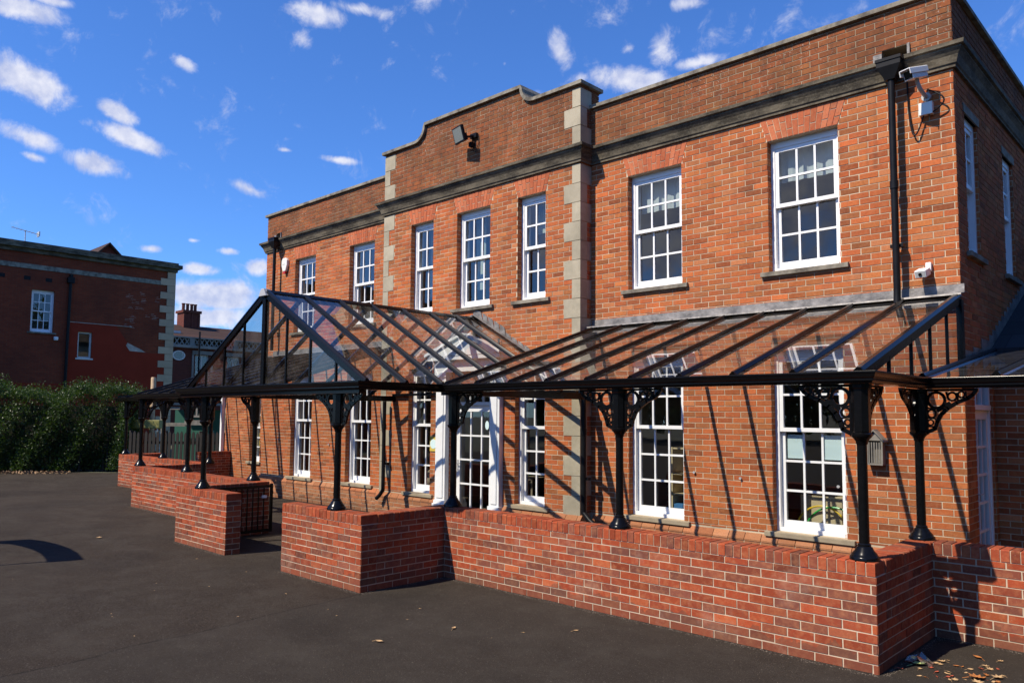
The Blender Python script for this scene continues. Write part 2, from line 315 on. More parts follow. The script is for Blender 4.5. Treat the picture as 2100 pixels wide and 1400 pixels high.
def asphalt():
    m=Mt('dark_asphalt'); n1=m.noise(.28,5,.6); n2=m.noise(1.3,6,.65); n3=m.noise(85,5,.85)
    c=m.mix(m.ramp(n1,[(.35,0),(.65,1)]),(.0165,.0120,.0085),(.027,.020,.0145))
    c=m.mix(m.ramp(n2,[(.45,0),(.72,.6)]),c,(.042,.034,.026))
    c=m.mix(m.ramp(n3,[(.45,0),(.72,.95)]),c,(.095,.076,.057))
    n4=m.noise(420,2,.5); c=m.mix(m.ramp(n4,[(.25,.6),(.45,0)]),c,(.008,.007,.007))
    # older strip laid along the camera side of the seam
    sp=m.n('ShaderNodeSeparateXYZ'); m.lk(m.pos,sp.inputs[0]); wob=m.math('MULTIPLY',m.noise(2.,4),.25)
    e=m.math('GREATER_THAN',m.math('ADD',sp.outputs[0],m.math('ADD',m.math('MULTIPLY',sp.outputs[1],.11),wob)),-5.25)
    c=m.mix(m.math('MULTIPLY',e,.42),c,(.044,.038,.031))
    # tar line along the seam, dusty tyre-worn patches and fine cracks
    ln=m.math('ABSOLUTE',m.math('SUBTRACT',m.math('ADD',sp.outputs[0],m.math('ADD',m.math('MULTIPLY',sp.outputs[1],.11),wob)),-5.25)); c=m.mix(m.ramp(ln,[(0,.75),(.022,0)]),c,(.008,.007,.006))
    n5=m.noise(1.9,12,.78); c=m.mix(m.ramp(n5,[(.47,0),(.64,.6)]),c,(.058,.050,.040))
    n6=m.noise(.6,6,.6); c=m.mix(m.ramp(n6,[(.5,0),(.68,.35)]),c,(.012,.0095,.008))
    n7=m.noise(75,2,.5); c=m.mix(m.ramp(n7,[(.66,0),(.71,.8)]),c,(.13,.11,.09))
    m.base(c,.9,0,.15); m.bump(m.noise(110,6,.85),1.0,.012); return m.m
M['asphalt']=asphalt()
M['room']=simple('interior_plaster',(.30,.28,.24),.9,var=.1,vs=1)
M['floor']=simple('interior_floor',(.13,.10,.07),.6)
M['board']=simple('beige_board',(.55,.45,.28),.6,var=.05)
M['wood']=simple('weathered_wood',(.30,.24,.17),.8,var=.3,vs=9)
M['postwood']=simple('pale_post_wood',(.42,.30,.18),.75,var=.2,vs=7)
M['greywood']=simple('grey_fence_wood',(.20,.185,.16),.85,var=.3,vs=7)
M['darkwood']=simple('dark_fence_wood',(.016,.013,.010),.85,var=.3,vs=9)
def col(name,c,r=.5): M[name]=simple(name,c,r); return M[name]
M['sill']=stone('sill_stone',(.38,.31,.21),(.19,.16,.12),.45,4); col('olive_plastic',(.20,.19,.05),.6); col('yellow_plastic',(.75,.5,.03),.3); col('green_plastic',(.03,.42,.08),.3); col('red_plastic',(.5,.02,.02),.3); col('blue_fabric',(.05,.19,.42),.6)
col('paper',(.62,.78,.78),.7); col('yellow_paper',(.62,.46,.08),.7); col('teal_board',(.03,.12,.09),.5); col('curtain',(.32,.40,.36),.9); col('cream_plastic',(.72,.70,.64),.4)
col('glass_lamp',(.20,.21,.18),.25); col('grey_box',(.42,.43,.42),.4); col('white_plastic',(.8,.8,.78),.3); col('blind_white',(.36,.42,.43),.8); col('steel',(.4,.4,.4),.3)
# ------------------------------------------------------------------ bricks as geometry
def subtract(rects,h):
    o=[]
    for (a,b,c,d) in rects:
        if h[1]<=a or h[0]>=b or h[3]<=c or h[2]>=d: o.append((a,b,c,d)); continue
        if a<h[0]: o.append((a,h[0],c,d))
        if b>h[1]: o.append((h[1],b,c,d))
        m0=max(a,h[0]); m1=min(b,h[1])
        if c<h[2]: o.append((m0,m1,c,h[2]))
        if d>h[3]: o.append((m0,m1,h[3],d))
    return o
def bricks(mb,org,ud,nd_,L,z0,z1,holes=(),shift=0.,bw=.225,ch=.075,j=.0115,out=.0045,clip=None,jit=.0012,tile_off=None,seed=1,u0=0.):
    r=random.Random(seed); org=Vector(org); ud=Vector(ud); n=Vector(nd_); up=Vector((0,0,1))
    k0=int(math.floor(z0/ch)); k1=int(math.ceil(z1/ch))
    for k in range(k0,k1):
        c0=k*ch+j/2; c1=(k+1)*ch-j/2
        c0=max(c0,z0); c1=min(c1,z1)
        if c1-c0<.012: continue
        off=shift+(bw/2 if k%2 else 0)
        i0=int(math.floor((u0-off)/bw))-1; i1=int(math.ceil((L-off)/bw))+1
        for i in range(i0,i1):
            a=i*bw+off+j/2; b=(i+1)*bw+off-j/2
            a=max(a,u0); b=min(b,L)
            if clip:
                lo,hi=clip((c0+c1)/2); a=max(a,lo); b=min(b,hi)
            if b-a<.02: continue
            rs=[(a,b,c0,c1)]
            for h in holes:
                if callable(h):
                    q=h((c0+c1)/2)
                    if q: rs=subtract(rs,(q[0],q[1],c0-1,c1+1))
                else: rs=subtract(rs,h)
            for (a2,b2,d0,d1) in rs:
                if b2-a2<.015 or d1-d0<.012: continue
                o=out+r.uniform(-.002,.002); t=[r.uniform(-jit,jit) for _ in range(8)]
                F=[org+ud*(a2+t[0])+up*(d0+t[1])+n*o,org+ud*(b2+t[2])+up*(d0+t[3])+n*o,org+ud*(b2+t[4])+up*(d1+t[5])+n*o,org+ud*(a2+t[6])+up*(d1+t[7])+n*o]
                B=[org+ud*a2+up*d0,org+ud*b2+up*d0,org+ud*b2+up*d1,org+ud*a2+up*d1]
                m0=len(mb.v); mb.v+=[tuple(x) for x in F+B]
                mb.f.append((m0,m0+1,m0+2,m0+3))
                for e in range(4): mb.f.append((m0+e,m0+4+e,m0+4+(e+1)%4,m0+(e+1)%4))
def slab(mb,org,ud,nd_,L,z0,z1,holes,thick,top=None,u0=0.):
    # wall slab with rectangular holes, front at org plane, back thick behind; gives reveals as well
    org=Vector(org); ud=Vector(ud); n=Vector(nd_); up=Vector((0,0,1))
    us=sorted({u0,L}|{h[0] for h in holes}|{h[1] for h in holes}); zs=sorted({z0,z1}|{h[2] for h in holes}|{h[3] for h in holes})
    us=[u for u in us if u0<=u<=L]; zs=[z for z in zs if z0<=z<=z1]
    def P(u,z,d): return org+ud*u+up*z-n*d
    for i in range(len(us)-1):
        for k in range(len(zs)-1):
            um=(us[i]+us[i+1])/2; zm=(zs[k]+zs[k+1])/2
            if any(h[0]<um<h[1] and h[2]<zm<h[3] for h in holes): continue
            a,b,c,d=us[i],us[i+1],zs[k],zs[k+1]
            mb.poly([P(a,c,0),P(b,c,0),P(b,d,0),P(a,d,0)]); mb.poly([P(a,d,thick),P(b,d,thick),P(b,c,thick),P(a,c,thick)])
    for h in list(holes)+[None]:
        a,b,c,d=h if h else (u0,L,z0,z1)
        for p,q in (((a,c),(b,c)),((b,c),(b,d)),((b,d),(a,d)),((a,d),(a,c))):
            mb.poly([P(*p,0),P(*q,0),P(*q,thick),P(*p,thick)])
# ================================================================== SETTING
gm=MB(); gm.poly([(-400,-400,0),(400,-400,0),(400,400,0),(-400,400,0)])
gr=gm.build('ground',simple('far_earth',(.07,.075,.04),.9,var=.3,vs=.2),kind='structure')
pm=MB(); pm.poly([(-27.6,-40,.004),(40,-40,.004),(40,-.05,.004),(-14.9,-.05,.004),(-20.4,1.45,.004),(-24.2,.1,.004),(-27.6,-3.4,.004)])
pm.build('playground_asphalt',M['asphalt'],kind='structure')
lm=MB(); lm.poly([(-36,.1,.004),(-24.3,.2,.004),(-20.5,1.5,.004),(-17.4,1.6,.004),(-20,14,.004),(-36,14,.004)])
lm.build('lawn',simple('mown_grass',(.10,.16,.03),.9,var=.35,vs=6,bump=.5),kind='structure')

# ================================================================== MAIN BUILDING
YC=-.27; XL=-15.13; C0=-10.03; C1=-5.09; ZC=5.88
BLD=thing('school_building','long two storey orange brick school building with white sash windows and dark stone cornice','building',(-7.5,3,0))
upw={'L1':(-13.80,-12.93,3.825,5.55),'L2':(-11.60,-10.71,3.825,5.55),'R1':(-4.39,-3.47,3.825,5.55),'R2':(-2.19,-1.275,3.825,5.55)}
gdw={'L1':(-13.80,-12.93,.525,2.80),'L2':(-11.60,-10.71,.525,2.80),'R1':(-4.39,-3.47,.525,2.80),'R2':(-2.19,-1.275,.525,2.80)}
cup={'c1':(-9.19,-8.54,3.825,5.55),'c2':(-7.90,-7.05,3.825,5.55),'c3':(-6.41,-5.79,3.825,5.55)}
cgd={'c1':(-9.19,-8.54,.525,2.80),'door':(-8.02,-6.94,.12,2.75),'c3':(-6.44,-5.79,.525,2.80)}
def arch(h,s=.10,H=.31):
    a,b,_,z=h
    return (lambda zz: (a-s*(zz-z)/H-.004,b+s*(zz-z)/H+.004) if z<=zz<z+H else None)
def arch_bricks(mb,h,y,s=.10,H=.31,seed=0):
    r=random.Random(seed); a,b,_,z=h; n=int(round((b-a)/.070)); 
    if n%2==0: n+=1
    for i in range(n):
        t0,t1=i/n,(i+1)/n; g=.0035
        x0=a+(b-a)*t0+g; x1=a+(b-a)*t1-g; X0=a-s+(b-a+2*s)*t0+g; X1=a-s+(b-a+2*s)*t1-g
        cut=(.67 if i%2 else .33)
        for u0,u1 in ((0,cut-.012),(cut+.012,1)):
            z0=z+.004+H*u0; z1=z+H*u1-.002; o=y-.006-r.uniform(-.0015,.0015)
            p=[(x0+(X0-x0)*u0,o,z0),(x1+(X1-x1)*u0,o,z0),(x1+(X1-x1)*u1,o,z1),(x0+(X0-x0)*u1,o,z1)]
            q=[(a_,y,c_) for a_,_,c_ in p]; m0=len(mb.v); mb.v+=p+q; mb.f.append((m0,m0+1,m0+2,m0+3))
            for e in range(4): mb.f.append((m0+e,m0+4+e,m0+4+(e+1)%4,m0+(e+1)%4))
fb=MB(); mo=MB()
def sub_(h,o): return (h[0]-o,h[1]-o,h[2],h[3])
def shiftf(f,o): return (lambda z: (lambda q: (q[0]-o,q[1]-o) if q else None)(f(z)))
QL=.35
def wing(x0,x1,wins,seed,skip):
    hs=[sub_(h,x0) for h in wins]
    fn=[shiftf(arch(h),x0) for h in wins if h[2]>3]
    bricks(fb,(x0,0,0),(1,0,0),(0,-1,0),x1-x0,.50,6.78,hs+fn+skip,seed=seed)
    slab(mo,(x0,0,0),(1,0,0),(0,-1,0),x1-x0,0,6.77,hs+[h for h in skip if not callable(h)],.33)
    for k,h in enumerate(wins):
        if h[2]>3: ar=MB(); arch_bricks(ar,h,0,seed=seed+k); ar.build('window_arch',M['arch'],BLD)
        rev(h,0)
def rev(h,y):
    # brick reveals beside the opening
    for i,s_ in ((0,1),(1,-1)):
        rv=MB(); bricks(rv,(h[i],y,0),(0,1,0),(s_,0,0),.10,h[2],h[3],bw=.225,shift=.1125,seed=5+i); rv.build('brick_reveal',M['brick'],BLD)
HR=(-.74,-.46,6.10,6.30); HL=(-14.70,-14.48,6.10,6.30)
wing(XL,C0,[upw['L1'],upw['L2'],gdw['L1'],gdw['L2']],11,[sub_(HL,XL)])
wing(C1,0,[upw['R1'],upw['R2'],gdw['R1'],gdw['R2']],12,[sub_(HR,C1)])
# central projection
cw=list(cup.values())+list(cgd.values())
def outline(z):
    # horizontal extent of the shaped gable at height z
    if z<7.11: return (C0,C1)
    t=min(1,(z-7.11)/.28); q=.30*(1-math.sqrt(max(0,1-t*t)))*-1
    f=math.sin(math.acos(max(0,1-t)))
    return (-9.05+.30*f,-6.07-.30*f)
quo=[]; z=.45; k=0
QS={k_:MB() for k_ in ((0,0),(0,1),(1,0),(1,1))}
while z<7.05:
    hh=.30; z1=min(z+hh,7.10)
    if z1>5.86 and z<5.86: z1=5.86
    wd=.32 if k%2==0 else .16
    lw=.32 if k%2==1 else .16
    if not (z>=5.85 and z<6.15):
        a=z+.004; b=z1-.004
        quo.append((C1-wd,C1+1,z,z1)); quo.append((C0-1,C0+lw,z,z1))
        QS[1,z>6].box((C1-wd+.003,YC-.009,a),(C1+.009,YC+(.16 if k%2==0 else .272),b))
        QS[0,z>6].box((C0-.009,YC-.009,a),(C0+lw-.003,YC+(.2 if k%2==0 else .272),b))
    z=z1 if z1!=5.86 else 6.16; k+=1
    if z==6.16: pass
hs=[sub_(h,C0) for h in cw]; fn=[shiftf(arch(h),C0) for h in cup.values()]
bricks(fb,(C0,YC,0),(1,0,0),(0,-1,0),C1-C0,.5,7.39,hs+fn+[sub_(q,C0) for q in quo],clip=lambda zz:(outline(zz)[0]-C0,outline(zz)[1]-C0),seed=21)
slab(mo,(C0,YC,0),(1,0,0),(0,-1,0),C1-C0,0,7.10,hs,.33)
for k,h in enumerate(cup.values()): ar=MB(); arch_bricks(ar,h,YC,seed=30+k); ar.build('window_arch',M['arch'],BLD)
for h in cw: rev(h,YC)
# side cheeks of the projection
bricks(fb,(C1,YC,0),(0,1,0),(1,0,0),.27,.5,7.1,[(0,.275,z0,z1) if (i//2)%2==1 else (0,.16,z0,z1) for i,(a,b,z0,z1) in enumerate(quo) if i%2==0],seed=23)
slab(mo,(C1,YC,0),(0,1,0),(1,0,0),.265,0,7.1,[],.05)
slab(mo,(C0,YC+.003,0),(0,1,0),(-1,0,0),.265,0,7.1,[],.05)
# gable top core
pts=[(outline(7.10+.02*i)[0]+.003,YC,7.10+.02*i) for i in range(15)]+[(outline(7.10+.02*i)[1]-.003,YC,7.10+.02*i) for i in reversed(range(15))]
mo.prism(pts,(0,.45,0))
mo.box((C0+.003,YC+.332,6.3),(C1-.003,YC+.45,7.098))
bricks(fb,(C1,YC+.27,0),(0,1,0),(1,0,0),.20,6.79,7.1,seed=26)
slab(mo,(C1-.001,YC+.33,0),(0,1,0),(1,0,0),.12,6.7,7.1,[],.05)
FB=fb.build('brick_wall',M['brick'],BLD); mo.build('mortar_core',M['mortar'],BLD); 
for q_ in QS.values(): q_.build('quoin',M['stone'],BLD,bevel=.004)
# east side wall (x=0)
sw=[(.40,.98,3.85,5.47),(2.30,2.92,3.85,5.47),(4.3,5.0,3.85,5.47),(.42,1.28,.12,2.56)]
sb=MB(); sm=MB()
bricks(sb,(0,0,0),(0,1,0),(1,0,0),9,.50,6.78,sw,seed=31,shift=.1125)
slab(sm,(-.002,.33,0),(0,1,0),(1,0,0),8.67,0,6.77,[sub_(h,.33) for h in sw],.33)
for h in sw: bricks(sb,(0,h[1],0),(-1,0,0),(0,-1,0),.10,h[2],h[3],shift=.1125,seed=33); bricks(sb,(0,h[0],0),(-1,0,0),(0,1,0),.10,h[2],h[3],shift=.1125,seed=34)
sb.build('side_brick_wall',M['brick'],BLD); 
slab(sm,(XL+.002,.33,0),(0,1,0),(-1,0,0),8.67,0,6.77,[],.33); slab(sm,(XL,9,0),(1,0,0),(0,1,0),-XL,0,6.77,[],.33)
sm.build('side_wall_core',M['mortar'],BLD)
# floors, ceilings, inner walls
im=MB(); im.box((XL+.34,.34,3.12),(-.34,8.6,3.4)); im.box((XL+.34,.34,5.9),(-.34,8.6,6.2)); im.box((C0+.06,YC+.34,3.12),(C1-.06,.335,3.4)); im.box((C0+.06,YC+.34,5.9),(C1-.06,.335,6.2)); im.box((XL+.34,5.2,.2),(-.34,5.4,3.1)); im.box((XL+.34,5.2,3.41),(-.34,5.4,5.89))
for x in (C0-.1,C1+.1): im.box((x-.06,.34,.2),(x+.06,5.19,3.11)); im.box((x-.06,.34,3.41),(x+.06,5.19,5.89))
im.build('interior_wall',M['room'],BLD)
fm=MB(); fm.box((XL+.34,.34,.02),(-.34,5.19,.15)); fm.box((C0+.06,YC+.34,.02),(C1-.06,.335,.149)); fm.build('interior_floor',M['floor'],BLD)
rf=MB(); rf.box((XL+.335,.335,6.25),(-.335,8.6,6.4)); rf.build('flat_roof',M['slate'],BLD)
# cornice
cor=MB(); cp=[(-.004,5.868),(.036,5.868),(.036,5.892),(.052,5.91),(.058,5.935),(.075,5.99),(.105,6.035),(.118,6.05),(.118,6.066),(.145,6.078),(.152,6.12),(.02,6.155),(-.004,6.155)]
path=[(XL,9),(XL,0),(C0,0),(C0,YC),(C1,YC),(C1,0),(0,0),(0,9)]
cor.sweep(path,cp)
cob=cor.build('cornice',M['cornice'],BLD)
# cut joint lines: thin darker joints as grooves are too fine, so raised drips instead
# copings
ck=MB()
cpp=[(.055,6.772),(.055,6.825),(-.10,6.845),(-.36,6.83),(-.36,6.772)]
ck.sweep([(XL,9),(XL,0),(C0-.003,0)],cpp); ck.sweep([(C1+.003,0),(0,0),(0,9)],cpp)
g=[(C0-.06,7.10),(-9.06,7.10)]
for i in range(9):
    t=i/8*math.pi/2; g.append((-9.06+.31*math.sin(t),7.10+.30*(1-math.cos(t))))
g+= [(-8.75,7.43-.03)] ; top=[]
lin=[(C0-.06,7.10),(-9.08,7.10)]+[(-9.08+.30*math.sin(i/8*math.pi/2),7.10+.285*(1-math.cos(i/8*math.pi/2))) for i in range(1,9)]
linr=[(-15.12-a,b) for a,b in reversed(lin)]
full=lin+[(-8.80,7.39),(-6.32,7.39)]+linr
up_=[]
for i,(a,b) in enumerate(full):
    p=Vector(full[max(i-1,0)]); q=Vector(full[min(i+1,len(full)-1)]); d=(q-p).normalized(); n_=Vector((-d.y,d.x)); up_.append((a+n_.x*.055,b+n_.y*.055))
for i in range(len(full)-1):
    a,b=full[i],full[i+1]; c,d=up_[i+1],up_[i]
    ck.prism([(a[0],YC-.06,a[1]),(b[0],YC-.06,b[1]),(c[0],YC-.06,c[1]),(d[0],YC-.06,d[1])],(0,.57,0))
ck.build('coping',M['coping'],BLD)
# plinth
def plinth(x0,x1,y,seed,ends=False):
    pb=MB(); pc=MB(); bricks(pb,(x0,y-.055,0),(1,0,0),(0,-1,0),x1-x0,0,.375,seed=seed); pc.box((x0,y-.054,0),(x1,y-.001,.372))
    n=int((x1-x0)/.225)
    for i in range(n+1):
        a=x0+i*.225+.004; b=min(x0+(i+1)*.225-.004,x1)
        if b-a>.03: pb.prism([(a,y-.062,.378),(a,y-.062,.40),(a,y-.003,.475),(a,y-.003,.378)],(b-a,0,0))
    pb.build('plinth',M['plinth'],BLD); pc.build('plinth_core',M['mortar'],BLD)
plinth(XL-.05,C0,0,41); plinth(C0-.05,-8.31,YC,42); plinth(-6.69,C1+.05,YC,43); plinth(C1+.05,0.0,0,44)
# ------------------------------------------------------------------ sash windows
def sash_window(parent,h,yw,cols,rt,rb,meet,depth=.10,name='window',axis='x',sill=True,sill_ext=.10):
    """box frame with two sashes. local frame: u along the wall, d into the wall"""
    a,b,z0,z1=h
    def T(mb,u0,u1,d0,d1,c0,c1):
        if axis=='x': mb.box((u0,yw+d0,c0),(u1,yw+d1,c1))
        else: mb.box((yw-d0,u0,c0),(yw-d1,u1,c1))
    fr=MB(); w=.055
    T(fr,a,a+w,depth,depth+.16,z0,z1); T(fr,b-w,b,depth,depth+.16,z0,z1); T(fr,a+w,b-w,depth,depth+.16,z1-.085,z1); T(fr,a+w,b-w,depth-.015,depth+.16,z0,z0+.05)
    fo=fr.build(name,M['white'],parent,bevel=.003)
    def sash(c0,c1,d,rows,bot,topr,c_):
        s=MB(); g=MB(); ia=a+w+.002; ib=b-w-.002; st=.048; gb=.0135
        T(s,ia,ia+st,d,d+.042,c0,c1); T(s,ib-st,ib,d,d+.042,c0,c1); T(s,ia+st,ib-st,d,d+.042,c0,c0+bot); T(s,ia+st,ib-st,d,d+.042,c1-topr,c1)
        for i in range(1,cols):
            x=ia+st+(ib-ia-2*st)*i/cols; T(s,x-gb,x+gb,d+.006,d+.034,c0+bot,c1-topr)
        for i in range(1,rows):
            zz=c0+bot+(c1-topr-c0-bot)*i/rows; T(s,ia+st,ib-st,d+.005,d+.035,zz-gb,zz+gb)
        s.build('sash',M['white'],fo)
        rg=random.Random(int(abs(a*131)+c0*977))
        for i in range(cols):
            for k in range(rows):
                xa=ia+st+(ib-ia-2*st)*i/cols; xb=ia+st+(ib-ia-2*st)*(i+1)/cols; za=c0+bot+(c1-topr-c0-bot)*k/rows; zb=c0+bot+(c1-topr-c0-bot)*(k+1)/rows
                q=[rg.uniform(-.0022,.0022) for _ in range(3)]; q.append(q[0]+q[2]-q[1]); D_=d+.021
                pp_=[(xa,D_+q[0],za),(xb,D_+q[1],za),(xb,D_+q[2],zb),(xa,D_+q[3],zb)]
                g.poly([(u,yw+v,z) if axis=='x' else (yw-v,u,z) for u,v,z in pp_])
        g.build('pane',M['pane'],fo)
    sash(meet-.022,z1-.087,depth+.012,rt,.05,.05,0); sash(z0+.052,meet+.022,depth+.060,rb,.085,.045,1)
    if sill:
        s=MB(); T(s,a-sill_ext,b+sill_ext,-.055,depth-.01,z0-.062,z0-.003)
        s.build('sill',M['sill' if z0<2 and yw>-5 else 'coping'],fo,bevel=.006)
    return fo
for k in ('L1','L2','R1','R2'):
    sash_window(BLD,upw[k],0,3,2,2,4.70); sash_window(BLD,gdw[k],0,3,2,3,1.80)
for k,c in (('c1',2),('c2',3),('c3',2)): sash_window(BLD,cup[k],YC,c,2,2,4.70)
for k,c in (('c1',2),('c3',2)): sash_window(BLD,cgd[k],YC,c,2,3,1.76)
for h in sw[:3]: sash_window(BLD,h,0,2,2,2,4.68,depth=.035,axis='y')
lt=MB()
for h in sw[:3]: lt.box((-.09,h[0]-.06,h[3]),(.016,h[1]+.06,h[3]+.10))
lt.build('lintel',M['coping'],BLD)
# ------------------------------------------------------------------ glazed doors
def glazed_door(parent,name,axis,u0,u1,z0,z1,d,cols,rows,transom):
    def T(mb,a,b,e0,e1,c0,c1):
        if axis=='x': mb.box((a,d+e0,c0),(b,d+e1,c1))
        else: mb.box((d-e0,a,c0),(d-e1,b,c1))
    f=MB(); w=.05
    T(f,u0,u0+w,0,.12,z0,z1); T(f,u1-w,u1,0,.12,z0,z1); T(f,u0+w,u1-w,0,.12,z1-w,z1); T(f,u0+w,u1-w,-.02,.12,transom,transom+.06)
    for i in range(1,3): x=u0+w+(u1-u0-2*w)*i/3; T(f,x-.012,x+.012,.02,.06,transom+.06,z1-w)
    fo=f.build(name,M['white'],parent,bevel=.003)
    l=MB(); a=u0+w+.004; b=u1-w-.004; st=.085; c0=z0+.02; c1=transom-.006; br=.2
    T(l,a,a+st,.02,.065,c0,c1); T(l,b-st,b,.02,.065,c0,c1); T(l,a+st,b-st,.02,.065,c0,c0+br); T(l,a+st,b-st,.02,.065,c1-.10,c1)
    for i in range(1,cols): x=a+st+(b-a-2*st)*i/cols; T(l,x-.014,x+.014,.026,.058,c0+br,c1-.10)
    for i in range(1,rows): z=c0+br+(c1-.10-c0-br)*i/rows; T(l,a+st,b-st,.027,.057,z-.014,z+.014)
    l.build('door_leaf',M['white'],fo)
    g=MB()
    for (p,q,r,s) in ((a+st,b-st,c0+br,c1-.10),(u0+w,u1-w,transom+.06,z1-w)):
        if axis=='x': g.poly([(p,d+.042,r),(q,d+.042,r),(q,d+.042,s),(p,d+.042,s)])
        else: g.poly([(d-.042,p,r),(d-.042,q,r),(d-.042,q,s),(d-.042,p,s)])
    g.build('pane',M['pane'],fo)
    h=MB(); zz=1.08
    if axis=='x': h.box((a+.02,d+.01,zz-.09),(a+.055,d+.019,zz+.09)); h.tube([(a+.037,d+.01,zz+.03),(a+.037,d-.035,zz+.03),(a+.16,d-.035,zz+.03)],.009,8)
    else: h.box((d-.01,a+.02,zz-.09),(d-.019,a+.055,zz+.09)); h.tube([(d-.01,a+.037,zz+.03),(d+.035,a+.037,zz+.03),(d+.035,a+.17,zz+.03)],.009,8)
    h.build('handle',M['steel'],fo,smooth=True)
    return fo
glazed_door(BLD,'entrance_door','x',-8.02,-6.94,.12,2.75,YC+.10,3,4,2.12)
glazed_door(BLD,'side_door','y',.42,1.28,.12,2.56,-.03,3,5,2.06)
# white door surround: pilasters, entablature and shallow pediment
ds=MB()
for x0,x1 in ((-8.29,-8.03),(-6.93,-6.70)):
    ds.box((x0,YC-.10,.46),(x1,YC-.004,2.62)); ds.box((x0-.03,YC-.14,.14),(x1+.03,YC-.003,.40)); ds.box((x0-.015,YC-.12,.40),(x1+.015,YC-.003,.46)); ds.box((x0-.02,YC-.125,2.62),(x1+.02,YC-.003,2.70))
    ds.box((x0+.05,YC-.115,.5),(x1-.05,YC-.101,2.56))
ds.box((-8.33,YC-.11,2.702),(-6.66,YC-.003,2.90)); ds.box((-8.40,YC-.22,2.902),(-6.59,YC-.002,2.97))
ds.prism([(-8.42,YC-.23,2.972),(-6.57,YC-.23,2.972),(-7.495,YC-.23,3.30)],(0,.05,0)); ds.bar((-8.44,YC-.15,2.99),(-7.495,YC-.15,3.33),.24,.05,(0,0,1)); ds.bar((-6.55,YC-.153,2.99),(-7.495,YC-.153,3.335),.24,.05,(0,0,1))
ds.build('door_surround',M['white'],BLD,bevel=.004)
st=MB(); st.box((-8.4,-.95,.006),(-6.6,YC-.01,.13)); st.build('doorstep',M['stone'],BLD,bevel=.01)
# roof outlets: lead chutes at the parapet
oc=MB()
for h in (HR,HL):
    oc.box((h[0]-.10,-.012,6.13),(h[0]-.002,-.004,6.27)); oc.box((h[1]+.002,-.03,6.12),(h[1]+.03,.2,6.30)); oc.box((h[0],-.03,6.095),(h[1],.3,6.105))
oc.build('lead_chute',M['lead'],BLD)
# ------------------------------------------------------------------ downpipes
def downpipe(x,y,ztop,zbot,label,hop=True,shoe=None,r=.038):
    t=thing('drainpipe',label,'drainpipe',(x,y,zbot))
    p=MB(); p.tube([(x,y,ztop),(x,y,zbot)],r,16)
    for z in np.arange(zbot+1.2,ztop-.4,1.75): p.tube([(x,y,z-.045),(x,y,z+.045)],r+.008,16)
    if shoe: p.tube([(x,y,zbot+.03),(x,y,zbot),(x+shoe[0]*.5,y+shoe[1]*.5,zbot-.10),(x+shoe[0],y+shoe[1],zbot-.17)],r,14)
    p.build('pipe',M['black_matt'],t,smooth=True)
    b=MB()
    for z in np.arange(zbot+.5,ztop-.3,1.75): b.box((x-.07,y+.02,z-.02),(x+.07,min(y+.09,y+.09),z+.02))
    b.build('bracket',M['black_matt'],t)
    if hop:
        hb=MB(); 
        A=[(x-.13,y-.10,ztop+.22),(x+.13,y-.10,ztop+.22),(x+.13,y+.07,ztop+.22),(x-.13,y+.07,ztop+.22)]
        Bq=[(x-.13,y-.10,ztop+.14),(x+.13,y-.10,ztop+.14),(x+.13,y+.07,ztop+.14),(x-.13,y+.07,ztop+.14)]
        Cq=[(x-.05,y-.05,ztop-.01),(x+.05,y-.05,ztop-.01),(x+.05,y+.05,ztop-.01),(x-.05,y+.05,ztop-.01)]
        n=len(hb.v); hb.v+=A+Bq+Cq; hb.f+=[(n,n+1,n+2,n+3),(n+8,n+9,n+10,n+11)]
        for q in (0,4):
            for e in range(4): hb.f.append((n+q+e,n+q+(e+1)%4,n+q+4+(e+1)%4,n+q+4+e))
        hb.box((x-.14,y-.11,ztop+.20),(x+.14,y+.07,ztop+.235))
        hb.build('hopper',M['black_matt'],t)
    return t
downpipe(-.60,-.16,5.86,3.42,'black rainwater pipe with hopper head near the right corner of the upper wall',shoe=(0,-.02))
downpipe(-14.49,-.16,5.90,3.44,'black rainwater pipe with hopper at the far left end of the upper wall')
downpipe(-5.0,-.30,2.2,.52,'black downpipe under the canopy right of the entrance porch with a bent shoe',hop=False,shoe=(.25,-.02),r=.04)
downpipe(-9.75,-.40,2.2,.52,'black downpipe under the canopy left of the entrance porch with a bent shoe',hop=False,shoe=(-.14,-.05),r=.036)
# ------------------------------------------------------------------ fittings on the wall
t=thing('alarm_box','white shield-shaped alarm box high on the far left of the wall','alarm box',(-14.19,0,5.47))
b=MB(); s_=[(-.12,.10),(-.07,.16),(.07,.16),(.12,.10),(.12,-.02),(.06,-.16),(-.06,-.16),(-.12,-.02)]
b.prism([(-14.19+u,-.075,5.47+v) for u,v in s_],(0,.065,0)); b.build('cover',M['cream_plastic'],t,bevel=.012)
b=MB(); b.prism([(-14.19+u*.55,-.07,5.47+v) for u,v in ((-.1,-.17),(.1,-.17),(.06,-.215),(-.06,-.215))],(0,.055,0)); b.build('strobe_lens',M['red_plastic'],t)
b=MB()
for i,q in enumerate((.016,.012,.02,.014,.01)): b.box((-14.25+i*.027,-.077,5.47-q/2),(-14.238+i*.027,-.0751,5.47+q))
b.build('lettering',M['grey_box'],t)
t=thing('floodlight','black square floodlight on a bracket high on the shaped gable','floodlight',(-7.46,YC,6.88))
b=MB(); n_=Vector((-.20,-.93,-.28)).normalized(); r_=n_.cross(Vector((0,0,1))).normalized(); u_=r_.cross(n_); cpt=Vector((-7.57,YC-.28,6.84))
